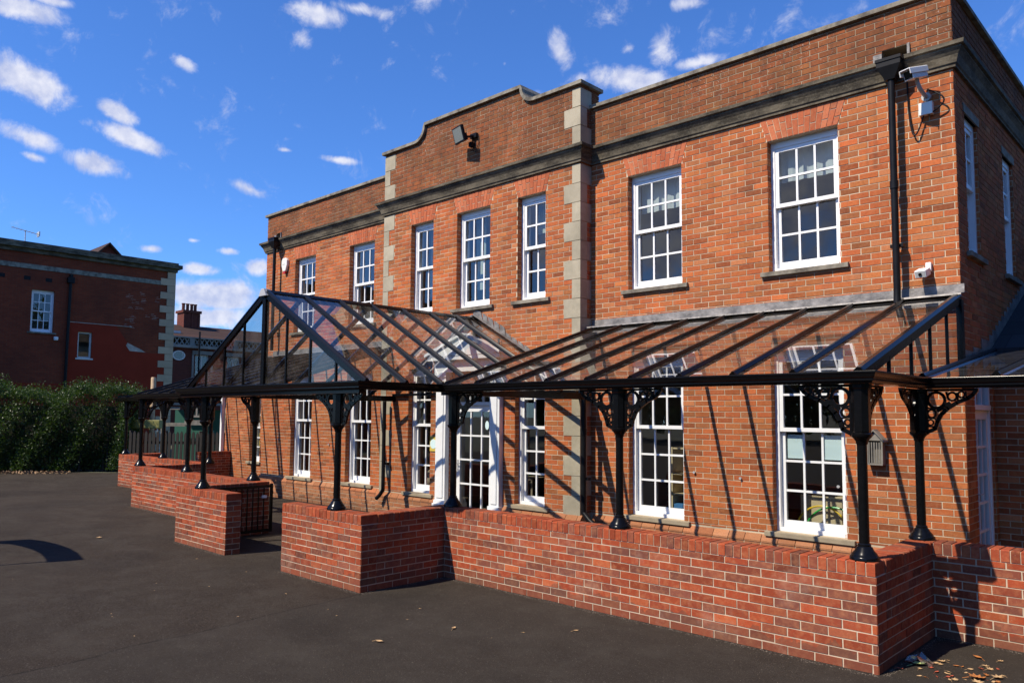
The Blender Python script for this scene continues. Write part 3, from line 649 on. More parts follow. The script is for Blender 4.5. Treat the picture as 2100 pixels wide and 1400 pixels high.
def obox(mb,c,r,u,n,w,h,d):
    k=len(mb.v)
    for dz in (-1,1):
        for a,e in ((-1,-1),(1,-1),(1,1),(-1,1)): mb.v.append(tuple(c+r*(a*w/2)+u*(e*h/2)+n*(dz*d/2)))
    mb.f+=[tuple(k+i for i in q) for q in ((3,2,1,0),(4,5,6,7),(0,1,5,4),(1,2,6,5),(2,3,7,6),(3,0,4,7))]
obox(b,cpt,r_,u_,n_,.32,.28,.05); obox(b,cpt-n_*.05-u_*.06,r_,u_,n_,.24,.12,.07); b.build('housing',M['black_matt'],t,bevel=.006)
b=MB(); obox(b,cpt+n_*.027,r_,u_,n_,.27,.23,.004); b.build('lens',M['glass_lamp'],t)
b=MB(); b.bar((-7.46,YC-.004,6.86),(-7.50,YC-.22,6.80),.05,.03); b.box((-7.54,YC-.05,6.82),(-7.38,YC-.004,6.90)); b.box((-7.52,YC-.10,6.66),(-7.45,YC-.02,6.74)); b.tube([(-7.36,YC-.02,6.88),(-7.34,YC-.02,6.7),(-7.42,YC-.03,6.56),(-7.5,YC-.04,6.62),(-7.49,YC-.06,6.7)],.006,8)
b.build('bracket',M['black_matt'],t)
t=thing('security_camera','white box-shaped security camera with hood on an arm near the top right corner','camera',(-.29,0,5.57))
b=MB(); d_=Vector((-.34,-.86,-.28)).normalized(); r_=d_.cross(Vector((0,0,1))).normalized(); u_=r_.cross(d_); c_=Vector((-.30,-.30,5.79))
obox(b,c_,r_,u_,d_,.115,.11,.25); obox(b,c_+u_*.060+d_*.02,r_,u_,d_,.13,.012,.31); obox(b,c_+r_*.064+u_*.03+d_*.02,r_,u_,d_,.010,.065,.31); obox(b,c_-r_*.064+u_*.03+d_*.02,r_,u_,d_,.010,.065,.31); b.build('housing',M['white_plastic'],t,bevel=.012)
b=MB(); obox(b,c_+d_*.128,r_,u_,d_,.095,.085,.004); b.build('lens_window',M['black'],t)
b=MB(); b.tube([c_-u_*.05,c_-u_*.10,(-.28,-.22,5.64),(-.27,-.10,5.60),(-.27,-.03,5.60)],.022,10); b.tube([(-.27,-.045,5.60),(-.27,-.004,5.60)],.05,14); b.build('arm',M['grey_box'],t,smooth=True)
b=MB(); b.box((-.345,-.075,5.385),(-.20,-.004,5.53)); b.build('junction_box',M['cream_plastic'],t,bevel=.006)
b=MB()
def arcp(p,q,sag,n=12): return [tuple(Vector(p)*(1-i/n)+Vector(q)*(i/n)+Vector((sag[0],sag[1],sag[2]))*math.sin(math.pi*i/n)) for i in range(n+1)]
b.tube(arcp((-.30,-.05,5.38),(-.46,-.03,5.50),(-.02,-.02,-.26)),.009,8); b.tube([(-.46,-.03,5.50),(-.47,-.02,5.85),(-.47,-.16,6.12),(-.5,.05,6.2)],.009,8); b.tube(arcp((-.25,-.05,5.38),(-.24,-.09,5.66),(.17,-.02,-.02)),.009,8)
b.build('cable',M['black_matt'],t,smooth=True)
t=thing('security_camera','small white box camera just above the lead flashing at the right corner','camera',(-.33,0,3.62))
b=MB(); d_=Vector((-.05,-.9,-.33)).normalized(); r_=d_.cross(Vector((0,0,1))).normalized(); u_=r_.cross(d_); c_=Vector((-.34,-.13,3.575))
obox(b,c_,r_,u_,d_,.12,.085,.16); b.box((-.33,-.06,3.60),(-.27,-.004,3.70)); b.build('housing',M['white_plastic'],t,bevel=.01)
b=MB(); obox(b,c_+d_*.081,r_,u_,d_,.10,.07,.004); b.build('face',M['grey_box'],t)
b=MB(); b.tube([c_+d_*.082,c_+d_*.09],.018,12); b.build('lens',M['black'],t)
t=thing('bird_house','small weathered wooden bird house with slatted front hung beside the right window','bird house',(-.92,0,1.58))
b=MB(); b.box((-1.0,-.11,1.44),(-.98,-.01,1.70)); b.box((-.84,-.11,1.44),(-.82,-.01,1.70)); b.box((-1.0,-.12,1.42),(-.82,-.01,1.44)); b.box((-.98,-.02,1.44),(-.84,-.01,1.74))
for i in range(5): b.box((-.975+i*.028,-.112,1.445),(-.962+i*.028,-.10,1.68))
b.prism([(-1.0,-.11,1.70),(-.82,-.11,1.70),(-.91,-.11,1.80)],(0,.02,0)); b.build('body',M['greywood'],t)
b=MB(); b.bar((-1.03,-.07,1.685),(-.905,-.07,1.825),.14,.012,(0,0,1)); b.bar((-.79,-.072,1.685),(-.915,-.072,1.825),.14,.012,(0,0,1)); b.build('roof',M['greywood'],t)
t=thing('wall_notice','square yellow notice with pale blue disc on the brick left of the door','sign',(-8.42,YC,1.43))
b=MB(); b.box((-8.53,YC-.022,1.30),(-8.33,YC-.008,1.56)); b.build('board',M['yellow_paper'],t)
b=MB(); b.lathe((0,0,0),[(.085,0),(.085,.004)],28); b.v=[(-8.43+x,YC-.023-z,1.43+y) for x,y,z in b.v]; b.build('disc',M['paper'],t)
for k,(x,z) in enumerate(((-1.36,1.14),(-3.3,1.2),(-2.62,1.16),(-12.2,1.3),(-14.3,1.35))):
    b=MB(); b.tube([(x,-.004,z),(x,-.03,z)],.012,10); b.tube([(x,-.03,z),(x,-.034,z)],.018,10)
    tag(b.build('wall_bolt',M['steel'],smooth=True),'small steel bolt head on the brickwork between ground floor windows','bolt','steel bolts in the ground floor brickwork')
# ------------------------------------------------------------------ things seen behind the glass
t=thing('storage_cupboard','beige cupboard standing just inside the right hand ground floor window','cupboard',(-1.7,.75,.15))
b=MB(); b.box((-2.1,.62,.15),(-1.0,1.1,.95)); b.build('carcass',M['board'],t,bevel=.004)
b=MB(); b.box((-2.05,.605,.2),(-1.56,.618,.9)); b.box((-1.54,.605,.2),(-1.05,.618,.9)); b.build('door',M['board'],t)
for nme,mt,c,r in (('plastic_hoop','yellow_plastic',(-1.78,.50,.50),.33),('plastic_hoop','green_plastic',(-1.62,.46,.47),.36)):
    b=MB(); b.tube([(c[0]+r*math.cos(a),c[1]+.03*math.sin(a),c[2]+r*math.sin(a)) for a in np.linspace(0,2*math.pi,40)],.012,8,False)
    tag(b.build(nme,M[mt],smooth=True),('yellow' if mt[0]=='y' else 'green')+' plastic hoop standing inside the right hand ground floor window','hoop')
for x0,x1,l in ((-2.07,-1.84,'left'),(-1.63,-1.39,'right')):
    b=MB(); b.box((x0,.19,1.44),(x1,.192,1.74)); tag(b.build('paper_sheet',M['paper']),'pale blue paper taped inside the '+l+' hand pane below the meeting rail','paper')
t=thing('shelf_unit','wooden shelf unit with blue trays inside the window left of the middle column','shelves',(-3.7,.8,.15))
b=MB(); 
for x in (-4.1,-3.75,-3.4): b.box((x-.012,.7,.15),(x+.012,1.1,1.5))
for z in (.2,.5,.8,1.1,1.48): b.box((-4.08,.705,z-.01),(-3.42,1.095,z+.01))
b.build('carcass',M['board'],t)
for i,(x,z) in enumerate(((-3.92,.22),(-3.58,.22),(-3.92,.52),(-3.58,.82),(-3.58,.52))):
    b=MB(); b.box((x-.14,.69,z),(x+.14,1.0,z+.14)); b.build('tray',M['blue_fabric' if i%2==0 else 'yellow_plastic'],t)
def blind(x0,x1,y,z0,z1,mt,label,cat='curtain'):
    b=MB(); n=max(2,int((x1-x0)/.05)); pts=[(x0+(x1-x0)*i/n,y+.018*math.sin(i*1.9)) for i in range(n+1)]
    for (a,b_),(c,d_) in zip(pts,pts[1:]): b.prism([(a,b_,z0),(c,d_,z0),(c,d_,z1),(a,b_,z1)],(0,.006,0))
    return tag(b.build('curtain' if cat=='curtain' else 'blind',M[mt]),label,cat)
blind(-4.33,-3.55,.285,5.02,5.46,'blind_white','pale short blind at the top of the upper window right of the gable','blind')
blind(-2.13,-1.35,.285,5.05,5.46,'blind_white','pale short blind at the top of the upper window nearest the corner','blind')
for k,(h,l) in enumerate(((cup['c1'],'left'),(cup['c2'],'middle'),(cup['c3'],'right'))):
    blind(h[0]+.08,h[0]+.30,YC+.42,4.2 if k!=2 else 5.0,5.5,'curtain','grey green curtain behind the '+l+' window of the gable')
b=MB(); b.box((-8.86,.4,3.9),(-8.62,.45,4.35)); tag(b.build('folded_chair_back',M['blue_fabric'],bevel=.02),'blue chair back standing behind the left window of the gable','chair')
b=MB(); b.box((-13.45,.22,2.30),(-13.1,.222,2.62)); tag(b.build('yellow_poster',M['yellow_paper']),'yellow poster at the top of the ground floor window left of the porch','poster')
for x,g_ in ((-12.95,0),(-10.75,0)): pass
t=thing('coat_stand','round topped red and brown toys on a sill in the window left of the door','toys',(-8.75,.2,.6))
b=MB(); b.lathe((-8.98,.12,.60),[(.03,0),(.08,.05),(.09,.13),(.05,.2),(.06,.24),(.05,.30),(.01,.33)],14); b.build('brown_toy',M['wood'],t,smooth=True)
b=MB(); b.lathe((-8.72,.14,.60),[(.09,0),(.10,.2),(.07,.33),(.02,.38)],14); b.build('red_toy',M['red_plastic'],t,smooth=True)
t['label']='brown and red toys on the inside sill of the ground window left of the door'; t.name='window_sill_toys'
b=MB(); b.lathe((0,0,0),[(.05,0),(.05,.003)],24); b.v=[(-7.22+x*.9,YC+.137-z,1.78+y*1.5) for x,y,z in b.v]; tag(b.build('oval_sticker',M['paper']),'pale blue oval sticker on the upper right pane of the entrance door','sticker')
b=MB(); b.box((-7.9,.9,.8),(-7.1,1.5,.84)); 
t=thing('reception_table','table with green folders seen through the entrance door panes','table',(-7.5,1.2,.15)); b.build('top',M['wood'],t)
for dx in (-.36,.36):
    for dy in (-.26,.26): b=MB(); b.box((-7.5+dx-.02,1.2+dy-.02,.15),(-7.5+dx+.02,1.2+dy+.02,.799)); b.build('leg',M['wood'],t)
b=MB(); b.box((-7.75,1.0,.842),(-7.45,1.25,.88)); tag(b.build('green_folder',M['green_plastic']),'green folder lying on the table behind the entrance door','folder')
# ================================================================== EXTENSIONS
def extension(x0,x1,label,win=None,seed=50,shutter=True):
    t=thing('lean_to_extension',label,'building',((x0+x1)/2,3,0))
    a,b=min(x0,x1),max(x0,x1); hs=[sub_(h,a) for h in (win or [])]
    f=MB(); bricks(f,(a,1.39,0),(1,0,0),(0,-1,0),b-a,0,2.74,hs,seed=seed); 
    if win:
        for h in win: bricks(f,(h[0],1.39,0),(0,1,0),(1,0,0),.10,h[2],h[3],seed=5)
    xe=a if x0<-10 else b; s=-1 if x0<-10 else 1
    bricks(f,(xe,1.39,0),(0,1,0),(s,0,0),4.6,0,2.74,seed=seed+1)
    f.build('brick_wall',M['brick'],t)
    m=MB(); slab(m,(a,1.39,0),(1,0,0),(0,-1,0),b-a,0,2.74,hs,.3); slab(m,(xe,1.70,0),(0,1,0),(s,0,0),4.3,0,2.74,[],.3); m.build('mortar_core',M['mortar'],t)
    if win:
        for h in win: sash_window(t,h,1.39,2,2,3,1.55)
        b_=MB(); h=win[0]; b_.box((h[0]+.12,1.62,.9),(h[1]-.05,1.63,2.0)); b_.build('yellow_blind',M['yellow_paper'],t)
    r=MB(); z0,sl_=2.80,.44
    P=lambda x,y,o=0: (x,y,z0+(y-1.25)*sl_+o)
    xx=(a-.1,b-.012) if s<0 else (a+.012,b+.1)
    r.poly([P(xx[0],1.25),P(xx[1],1.25),P(xx[1],6.2),P(xx[0],6.2)]); r.poly([P(xx[0],1.25,-.06),P(xx[0],6.2,-.06),P(xx[1],6.2,-.06),P(xx[1],1.25,-.06)])
    r.poly([P(xx[0],1.25),P(xx[1],1.25),P(xx[1],1.25,-.06),P(xx[0],1.25,-.06)]); 
    r.box((xx[0],1.27,2.70),(xx[1],1.385,2.76)); r.build('slate_roof',M['slate'],t)
    fl=MB(); ix=b if s<0 else a; d=.006*s
    # stepped lead soakers against the main building
    y=1.2
    while y<5.6:
        zz=2.80+(y-1.25)*sl_; fl.prism([(ix+d,y,zz-.02),(ix+d,y+.17,zz-.02+.17*sl_),(ix+d,y+.17,zz+.19),(ix+d,y,zz+.19)],(d*.6,0,0)); y+=.17
    fl.build('lead_flashing',M['lead'],t); return t
extension(0.0,8.5,'low brick extension with dark slate lean-to roof at the right edge behind the canopy')
extension(XL,-19.85,'low sunlit brick extension with slate roof at the far left end of the school',win=[(-18.35,-17.76,.60,2.36)],seed=60)
t=thing('white_corner_post','white painted post at the far left corner of the low extension','post',(-19.9,1.35,0))
b=MB(); b.box((-19.96,1.28,0),(-19.87,1.37,2.6)); b.box((-19.98,1.26,0),(-19.85,1.39,.12)); b.build('post',M['white'],t)
downpipe(-15.7,1.28,2.4,.72,'short black downpipe with angled shoe beside the low extension at far left',hop=False,shoe=(-.3,-.1),r=.035)

# ================================================================== LOW WALLS
TW=.215; CAPZ=.735; TOPZ=.84
def run(mbB,mbM,mbC,p,q,side,z0=-.02,seed=1,capa=True):
    """low wall run from p to q; side = outward normal of its front face; thickness behind it"""
    p=Vector((p[0],p[1],0)); q=Vector((q[0],q[1],0)); d=(q-p); L=d.length; d.normalize(); n=Vector((side[0],side[1],0))
    for (org,nn) in ((p,n),(p-n*TW,-n)): bricks(mbB,org,d,nn,L,0,CAPZ-.005,seed=seed,jit=.0022)
    bricks(mbB,p,-n,-d,TW,0,CAPZ-.005,seed=seed+2,shift=.1); bricks(mbB,q,-n,d,TW,0,CAPZ-.005,seed=seed+3,shift=.1)
    c=[p+d*.0005,q-d*.0005,q-n*TW-d*.0005,p-n*TW+d*.0005]
    mbM.prism([tuple(v+Vector((0,0,z0))) for v in c],(0,0,CAPZ-z0+.004))
    # brick-on-edge capping
    r=random.Random(seed+9); k=int(round(L/.075)); st=L/k
    for i in range(k):
        a=i*st+.004; b=(i+1)*st-.004; o=.006+r.uniform(-.0015,.002); zt=TOPZ+r.uniform(-.002,.002); tw=r.uniform(-.0015,.0015)
        A=p+d*(a+tw)+n*o; B=p+d*(b+tw)+n*o; C=p+d*(b-tw)-n*(TW+o); Dq=p+d*(a-tw)-n*(TW+o)
        h=.008
        lo=[v+Vector((0,0,CAPZ+.004)) for v in (A,B,C,Dq)]; mid=[v+Vector((0,0,zt-h)) for v in (A,B,C,Dq)]
        ce=(A+B+C+Dq)/4; hi=[]
        for v in (A,B,C,Dq):
            e=(v-ce); hi.append(v-d*(h*.45 if e.dot(d)>0 else -h*.45)-n*(h if e.dot(n)>0 else -h)+Vector((0,0,zt)))
        m0=len(mbC.v); mbC.v+=[tuple(v) for v in lo+mid+hi]
        for s_ in (0,4):
            for e in range(4): mbC.f.append((m0+s_+e,m0+s_+(e+1)%4,m0+s_+4+(e+1)%4,m0+s_+4+e))
        mbC.f.append((m0+8,m0+9,m0+10,m0+11))
    cc=[p+d*.02+n*.0,q-d*.02+n*.0,q-d*.02-n*TW,p+d*.02-n*TW]
    mbM.prism([tuple(v+Vector((0,0,CAPZ+.005))) for v in cc],(0,0,TOPZ-.008-CAPZ-.005))
def low_wall(name,label,loc,runs,seed):
    t=thing(name,label,'wall',loc); B,Mo,C=MB(),MB(),MB()
    for i,(p,q,n) in enumerate(runs): run(B,Mo,C,p,q,n,seed=seed+i*11)
    B.build('brick_face',M['brick_new'],t); Mo.build('mortar_core',M['mortar_new'],t); C.build('coping_bricks',M['brick_new'],t); return t
W0,W1,W2=-4.335,-3.12,-1.65
low_wall('low_brick_wall','new red brick low wall stepping along the right half of the canopy to the right edge',(-2,-3,0),
 [((-6.59,W0),(-4.92,W0),(0,-1)),((-4.9205,W0+TW+.001),(-4.9205,W1-.004),(1,0)),((-5.13,W1),(.083,W1),(0,-1)),((.0825,W1+TW+.003),(.0825,W2-.002),(1,0)),((-.13,W2),(7.5,W2),(0,-1))],100)
low_wall('low_brick_wall','new red brick low wall stepping along the left half of the canopy with gate return',(-12,-3,0),
 [((-9.70,W0),(-8.08,W0),(0,-1)),((-9.49,W0+TW+.001),(-9.49,W1-.008),(1,0)),((-14.72,W1),(-9.493,W1),(0,-1)),((-14.52,W1+TW+.001),(-14.52,W2-.004),(1,0)),((-19.62,W2),(-14.523,W2),(0,-1)),((-19.40,W2+TW+.001),(-19.40,-.6),(1,0)),((-19.40,.42),(-19.40,1.36),(1,0))],200)
# ================================================================== CANOPY
MX=lambda x:-14.68-x
CAN=thing('glass_canopy','black framed glass canopy on ornamental columns with a pitched glazed porch at its centre','canopy',(-7.34,-3,0))
ZE=2.335; 
def wz(y): return ZE+(y+3.08)*.318
def rafter(p,q,w=.046,h=.07,name='rafter'):
    b=MB(); p=Vector(p); q=Vector(q); d=(q-p).normalized(); up=Vector((0,0,1)) if abs(d.z)<.95 else Vector((1,0,0)); r=d.cross(up).normalized(); u=r.cross(d)
    prof=[(-w/2-.008,-.002),(w/2+.008,-.002),(w/2,.014),(w/2-.009,.030),(-w/2+.009,.030),(-w/2,.014)]
    n=len(b.v)
    for c in (p,q): b.v+=[tuple(c+r*x+u*z) for x,z in prof]
    b.f+=[(n,n+1,n+2,n+3,n+4,n+5),(n+11,n+10,n+9,n+8,n+7,n+6)]+[(n+i,n+6+i,n+6+(i+1)%6,n+(i+1)%6) for i in range(6)]
    b.bar(p-u*(h/2+.004),q-u*(h/2+.004),w-.006,h,tuple(u))
    # rounded end cap
    b.bar(p-d*.012-u*.004,p+d*.01-u*.004,w+.022,.05,tuple(u),cham=.014)
    return b.build(name,M['black'],CAN)
def gutter(path,name='gutter'):
    b=MB(); pr=[(0.0,2.235),(.055,2.235),(.06,2.25),(.072,2.253),(.072,2.272),(.084,2.282),(.092,2.308),(.098,2.314),(.098,2.33),(.082,2.33),(.082,2.305),(0,2.305),(-.045,2.305),(-.045,2.235)]
    b.sweep(path,pr); return b.build(name,M['black'],CAN,bevel=.002)
# outward side of travel is on the right -> go left to right with -y outwards
GY=W1+.045; GY0=W0+.02; GY2=W2+.05
gutter([(-19.95,1.30),(-19.95,GY2),(MX(-.02)-.02,GY2),(MX(-.02)-.02,GY),(MX(-5.03)-.012,GY),(MX(-5.03)-.012,GY0),(-5.03,GY0),(-5.03,GY),(0.04,GY),(0.04,GY2),(7.6,GY2)])
# inner gutters running back to the wall beside the porch
for x in (-5.06,MX(-5.06)):
    b=MB(); b.box((x-.05,GY+.04,2.20),(x+.05,-.02,2.30)); b.build('valley_gutter',M['black'],CAN)
panes=MB()
def quadglass(pts,name='glass_pane'):
    b=MB(); b.poly(pts); return b.build(name,M['roofglass'],CAN)
def wing_roof(m):
    f=(lambda x:x) if not m else MX
    xs=[-4.95+.55*k for k in range(10)]
    y0,y1=-3.10,-.06
    for i,x in enumerate(xs):
        if i==9: x-=.012
        rafter((f(x),y0,wz(y0)+.006),(f(x),y1,wz(y1)+.006),w=.040 if i<9 else .055,h=.034 if i<9 else .085)
        if i<9: quadglass([(f(x+.02),y0+.01,wz(y0+.01)),(f(x+.53),y0+.01,wz(y0+.01)),(f(x+.53),y1,wz(y1)),(f(x+.02),y1,wz(y1))])
    b=MB(); a,c=sorted((f(-5.05),f(0.0))); b.box((a,-.07,wz(-.06)-.10),(c,-.012,wz(-.06)-.012)); b.build('wall_plate',M['black'],CAN)
    # lead flashing over the head
    fl=MB(); a,c=sorted((f(-5.06),f(0.01))); r=random.Random(3); x=a
    while x<c-.01:
        x2=min(x+1.5,c); j=r.uniform(-.006,.006)
        fl.prism([(x,-.012,3.43+j),(x,-.016,3.335),(x,-.16,wz(-.16)+.048),(x,-.165,wz(-.165)+.03),(x,-.16,wz(-.16)+.042),(x,-.010,3.325),(x,-.007,3.43+j)],(x2-x+.03,0,0)); x=x2
    fl.build('lead_flashing',M['lead'],CAN)
    # glazed end frame at the outer end
    xe=f(0.0); b=MB(); b.box((xe-.025,GY+.05,2.30),(xe+.025,-.02,2.345)); b.box((xe-.028,-.10,2.346),(xe+.028,-.012,wz(-.06)-.05))
    for y in (-2.42,-1.80,-1.20,-.60): b.box((xe-.014,y-.012,2.346),(xe+.014,y+.012,wz(y)-.05))
    b.build('end_frame',M['black'],CAN)
    quadglass([(xe,GY+.06,2.34),(xe,-.05,2.34),(xe,-.05,wz(-.05)),(xe,GY+.06,wz(GY+.06))])
wing_roof(False); wing_roof(True)
def low_roof(m):
    f=(lambda x:x) if not m else MX
    zz=lambda y:2.345+(y+1.62)*.15
    xs=[.0+.64*k for k in range(12)] if not m else [.0+.58*k for k in range(10)]
    if m: xs=[x*5.22/5.22 for x in xs]
    y0,y1=-1.64,1.34
    for i,x in enumerate(xs):
        rafter((f(x)+(0.045 if not m else -.045)*(i==0),y0,zz(y0)+.006),(f(x)+(0.045 if not m else -.045)*(i==0),y1,zz(y1)+.006),w=.042,h=.032)
        if i<len(xs)-1: quadglass([(f(x+.02),y0+.01,zz(y0+.01)),(f(xs[i+1]-.02),y0+.01,zz(y0+.01)),(f(xs[i+1]-.02),y1,zz(y1)),(f(x+.02),y1,zz(y1))])
    b=MB(); a,c=sorted((f(.02),f(xs[-1]))); 
    if m: c=XL-.02
    else: a=.02
    b.box((a,1.28,zz(1.3)-.09),(c,1.37,zz(1.3)-.01)); b.build('wall_plate',M['black'],CAN)
    fl=MB(); xa=.008 if not m else XL-.008; s=1 if not m else -1
    y=-.02
    steps=[(0,.42,2.585,2.76),(.42,.80,2.64,2.815),(.80,1.24,2.69,2.89)]
    for a_,b_,z0,z1 in steps: fl.prism([(xa,a_,zz(a_)+.012),(xa,b_,zz(b_)+.012),(xa,b_,z1-.05 if b_<1.2 else z1),(xa,a_,z1-.05 if b_<1.2 else z1)],(s*.005,0,0))
    fl.build('lead_flashing',M['lead'],CAN)
low_roof(False); low_roof(True)
# porch
PX=-7.34; PZ=3.605; PE=-5.05
def pz(x): return ZE+.01+(1-abs(x-PX)/(PE-PX*1.0 if False else (PE-PX)))*(PZ-ZE-.01)
Y0,Y1=-4.27,YC-.015
ys=[Y0+.03+.574*k for k in range(7)]
for s in (-1,1):
    ex=PX+s*(PE-PX+.03)
    for i,y in enumerate(ys):
        rafter((ex,y,pz(ex)+.006),(PX+s*.03,y,pz(PX+s*.03)+.006),w=.040 if i else .052,h=.036 if i else .075)
        if i<6: quadglass([(ex,y+.02,pz(ex)),(ex,ys[i+1]-.02,pz(ex)),(PX+s*.03,ys[i+1]-.02,pz(PX+s*.03)),(PX+s*.03,y+.02,pz(PX+s*.03))])
    quadglass([(ex,ys[6]+.02,pz(ex)),(ex,Y1,pz(ex)),(PX+s*.03,Y1,pz(PX+s*.03)),(PX+s*.03,ys[6]+.02,pz(PX+s*.03))])
b=MB(); b.sweep([(PX,Y0-.02),(PX,Y1-.02)],[(-.075,PZ-.03),(-.06,PZ-.015),(-.02,PZ+.018),(.02,PZ+.018),(.06,PZ-.015),(.075,PZ-.03),(.03,PZ-.09),(-.03,PZ-.09)]); b.build('ridge',M['black'],CAN)
b=MB(); b.prism([(PX-.10,Y0-.035,PZ-.075),(PX+.10,Y0-.035,PZ-.075),(PX+.035,Y0-.035,PZ+.028),(PX-.035,Y0-.035,PZ+.028)],(0,.10,0)); b.build('ridge_end_cap',M['steel'],CAN,bevel=.006)
for k,yy in enumerate((Y0+.03,Y1-.04)):
    b=MB(); b.box((PX-.04,yy-.03,2.345),(PX+.04,yy+.03,PZ-.09)); b.build('king_post',M['black'],CAN)
    b=MB(); b.box((PX-(PE-PX)+.05,yy-.03,2.30),(PE-.05,yy+.03,2.344)); b.build('tie_beam',M['black'],CAN)
    for s in (-1,1):
        for dx in (.57,1.14,1.71):
            b=MB(); x=PX+s*dx; b.box((x-.014,yy-.014,2.345),(x+.014,yy+.014,pz(x)-.06)); b.build('glazing_bar',M['black'],CAN)
        if k==0: quadglass([(PX+s*2.22,yy,2.345),(PX+s*.02,yy,2.345),(PX+s*.02,yy,PZ-.03)])
# moulded fascia below the porch eaves
b=MB(); b.box((MX(-5.0),GY0-.035,2.19),(-5.0,GY0+.03,2.234)); b.build('fascia',M['black'],CAN,bevel=.004)
# stepped lead flashing where the porch meets the gable wall
fl=MB(); k_=0
for s in (-1,1):
    x=.0
    while x<2.15:
        z=pz(PX+x)+.02; zt=math.floor((z+.135)/.075)*.075+.01
        fl.prism([(PX+s*x,YC-.010,z),(PX+s*(x+.14),YC-.010,pz(PX+x+.14)+.02),(PX+s*(x+.10),YC-.010,zt-.055),(PX+s*(x-.005),YC-.010,zt+.012)],(0,-.005-.004*((k_:=k_+1)%2),0))
        x+=.14
fl.prism([(PX-2.25,YC-.02,pz(PX-2.25)+.035),(PX,YC-.02,PZ+.05),(PX+2.25,YC-.02,pz(PX+2.25)+.035),(PX+2.25,YC-.11,pz(PX+2.25)+.035),(PX,YC-.11,PZ+.05),(PX-2.25,YC-.11,pz(PX-2.25)+.035)],(0,0,.006))
fl.build('stepped_flashing',M['lead'],CAN)
# columns
def bracket_mesh(mb,dx,dy,x,y):
    r0=.073; d=Vector((dx,dy,0)); n=Vector((-dy,dx,0)); up=Vector((0,0,1))
    def P(u,z,o): return tuple(Vector((x,y,0))+d*u+up*z+n*o)
    def strip(pts,w,th):
        for (a,c) in zip(pts,pts[1:]):
            A=Vector((a[0],a[1])); C=Vector((c[0],c[1])); e=(C-A).normalized(); q=Vector((-e.y,e.x))*w/2; A=A-e*w*.2; C=C+e*w*.2
            mb.prism([P(A.x+q.x,A.y+q.y,-th/2),P(C.x+q.x,C.y+q.y,-th/2),P(C.x-q.x,C.y-q.y,-th/2),P(A.x-q.x,A.y-q.y,-th/2)],tuple(n*th))
    def ring(u,z,r,w,th,seg=22):
        m0=len(mb.v)
        for o in (-th/2,th/2):
            for rr in (r,r-w):
                for k in range(seg): t=2*math.pi*k/seg; mb.v.append(P(u+rr*math.cos(t),z+rr*math.sin(t),o))
        for k in range(seg):
            k2=(k+1)%seg; a,b_,c,e=m0,m0+seg,m0+2*seg,m0+3*seg
            mb.f+=[(a+k,a+k2,b_+k2,b_+k),(c+k2,c+k,e+k,e+k2),(a+k2,a+k,c+k,c+k2),(b_+k,b_+k2,e+k2,e+k)]
    strip([(r0-.005,2.222),(.50,2.222)],.022,.030); strip([(r0+.004,1.815),(r0+.004,2.212)],.02,.028)
    curve=[(r0+.01,1.835),(.145,1.865),(.165,1.93),(.20,2.0),(.255,2.055),(.33,2.105),(.42,2.145),(.46,2.175),(.49,2.215)]
    strip(curve,.034,.026)
    ring(.160,2.128,.084,.025,.020); ring(.118,2.003,.045,.017,.0215); ring(.106,1.922,.031,.013,.019); ring(.292,2.160,.046,.018,.0195); ring(.368,2.178,.034,.015,.018)
    for (a,c,w) in (((.17,2.03),(.215,2.06),.03),((.225,2.075),(.27,2.10),.034),((.245,2.20),(.262,2.13),.018),((.088,2.055),(.15,2.045),.016),((.09,1.965),(.15,1.955),.014),((.335,2.195),(.338,2.125),.014),((.405,2.205),(.408,2.15),.014),((.09,1.885),(.135,1.88),.016)): strip([a,c],w,.016)
def column(x,y,dirs):
    b=MB(); prof=[(.112,.002),(.112,.022),(.104,.034),(.098,.038),(.092,.052),(.074,.072),(.060,.098),(.050,.108),(.050,.122),(.040,.132),(.038,.9-.0),(.038,.905),(.045,.915),(.045,.93),(.052,.94),(.062,.955),(.074,.965),(.079,.975),(.079,.992),(.070,1.0)]
    b.lathe((x,y,TOPZ),prof,28); o=b.build('column',M['black'],CAN,smooth=True)
    u=MB(); u.lathe((x,y,0),[(.070,TOPZ+.998),(.073,TOPZ+1.01),(.073,2.19),(.084,2.20),(.084,2.234)],8); u.build('upper_shaft',M['black'],o)
    for dx,dy in dirs:
        q=MB(); bracket_mesh(q,dx,dy,x,y); q.build('bracket',M['black'],o)
YA,YB,YE=-3.01,-1.54,-4.225
L_,R__,F_,B_=(-1,0),(1,0),(0,-1),(0,1)
column(-.035,YA,[L_,B_]); column(-2.40,YA,[L_,R__]); column(-4.89,YA,[R__]); column(-5.575,YE,[L_,R__,]); column(-.03,YB,[F_,R__]); column(3.6,YB,[L_,R__])
column(-9.06,YE,[L_,R__]); column(-9.83,YA,[L_]); column(-12.37,YA,[L_,R__]); column(-14.62,YA,[R__,B_]); column(-14.57,YB,[F_,L_]); column(-17.08,YB,[L_,R__]); column(-19.50,YB,[R__,B_])
# ------------------------------------------------------------------ gate folded back inside the porch
t=thing('metal_gate','black vertical bar gate folded back in the shade behind the left wall return','gate',(-9.2,-3.7,0))
b=MB(); gx=-9.36
for y in np.arange(-4.02,-3.0,.095): b.box((gx-.008,y-.008,.08),(gx+.008,y+.008,.78))
b.box((gx-.015,-4.06,.06),(gx+.015,-2.96,.10)); b.box((gx-.015,-4.06,.76),(gx+.015,-2.96,.80)); b.box((gx-.02,-4.10,.05),(gx+.02,-4.06,.82)); b.box((gx-.02,-2.96,.05),(gx+.02,-2.92,.82)); b.build('bars',M['black'],t)
b=MB(); b.box((gx+.02,-3.12,.60),(gx+.06,-3.05,.64)); b.build('latch',M['white_plastic'],t)

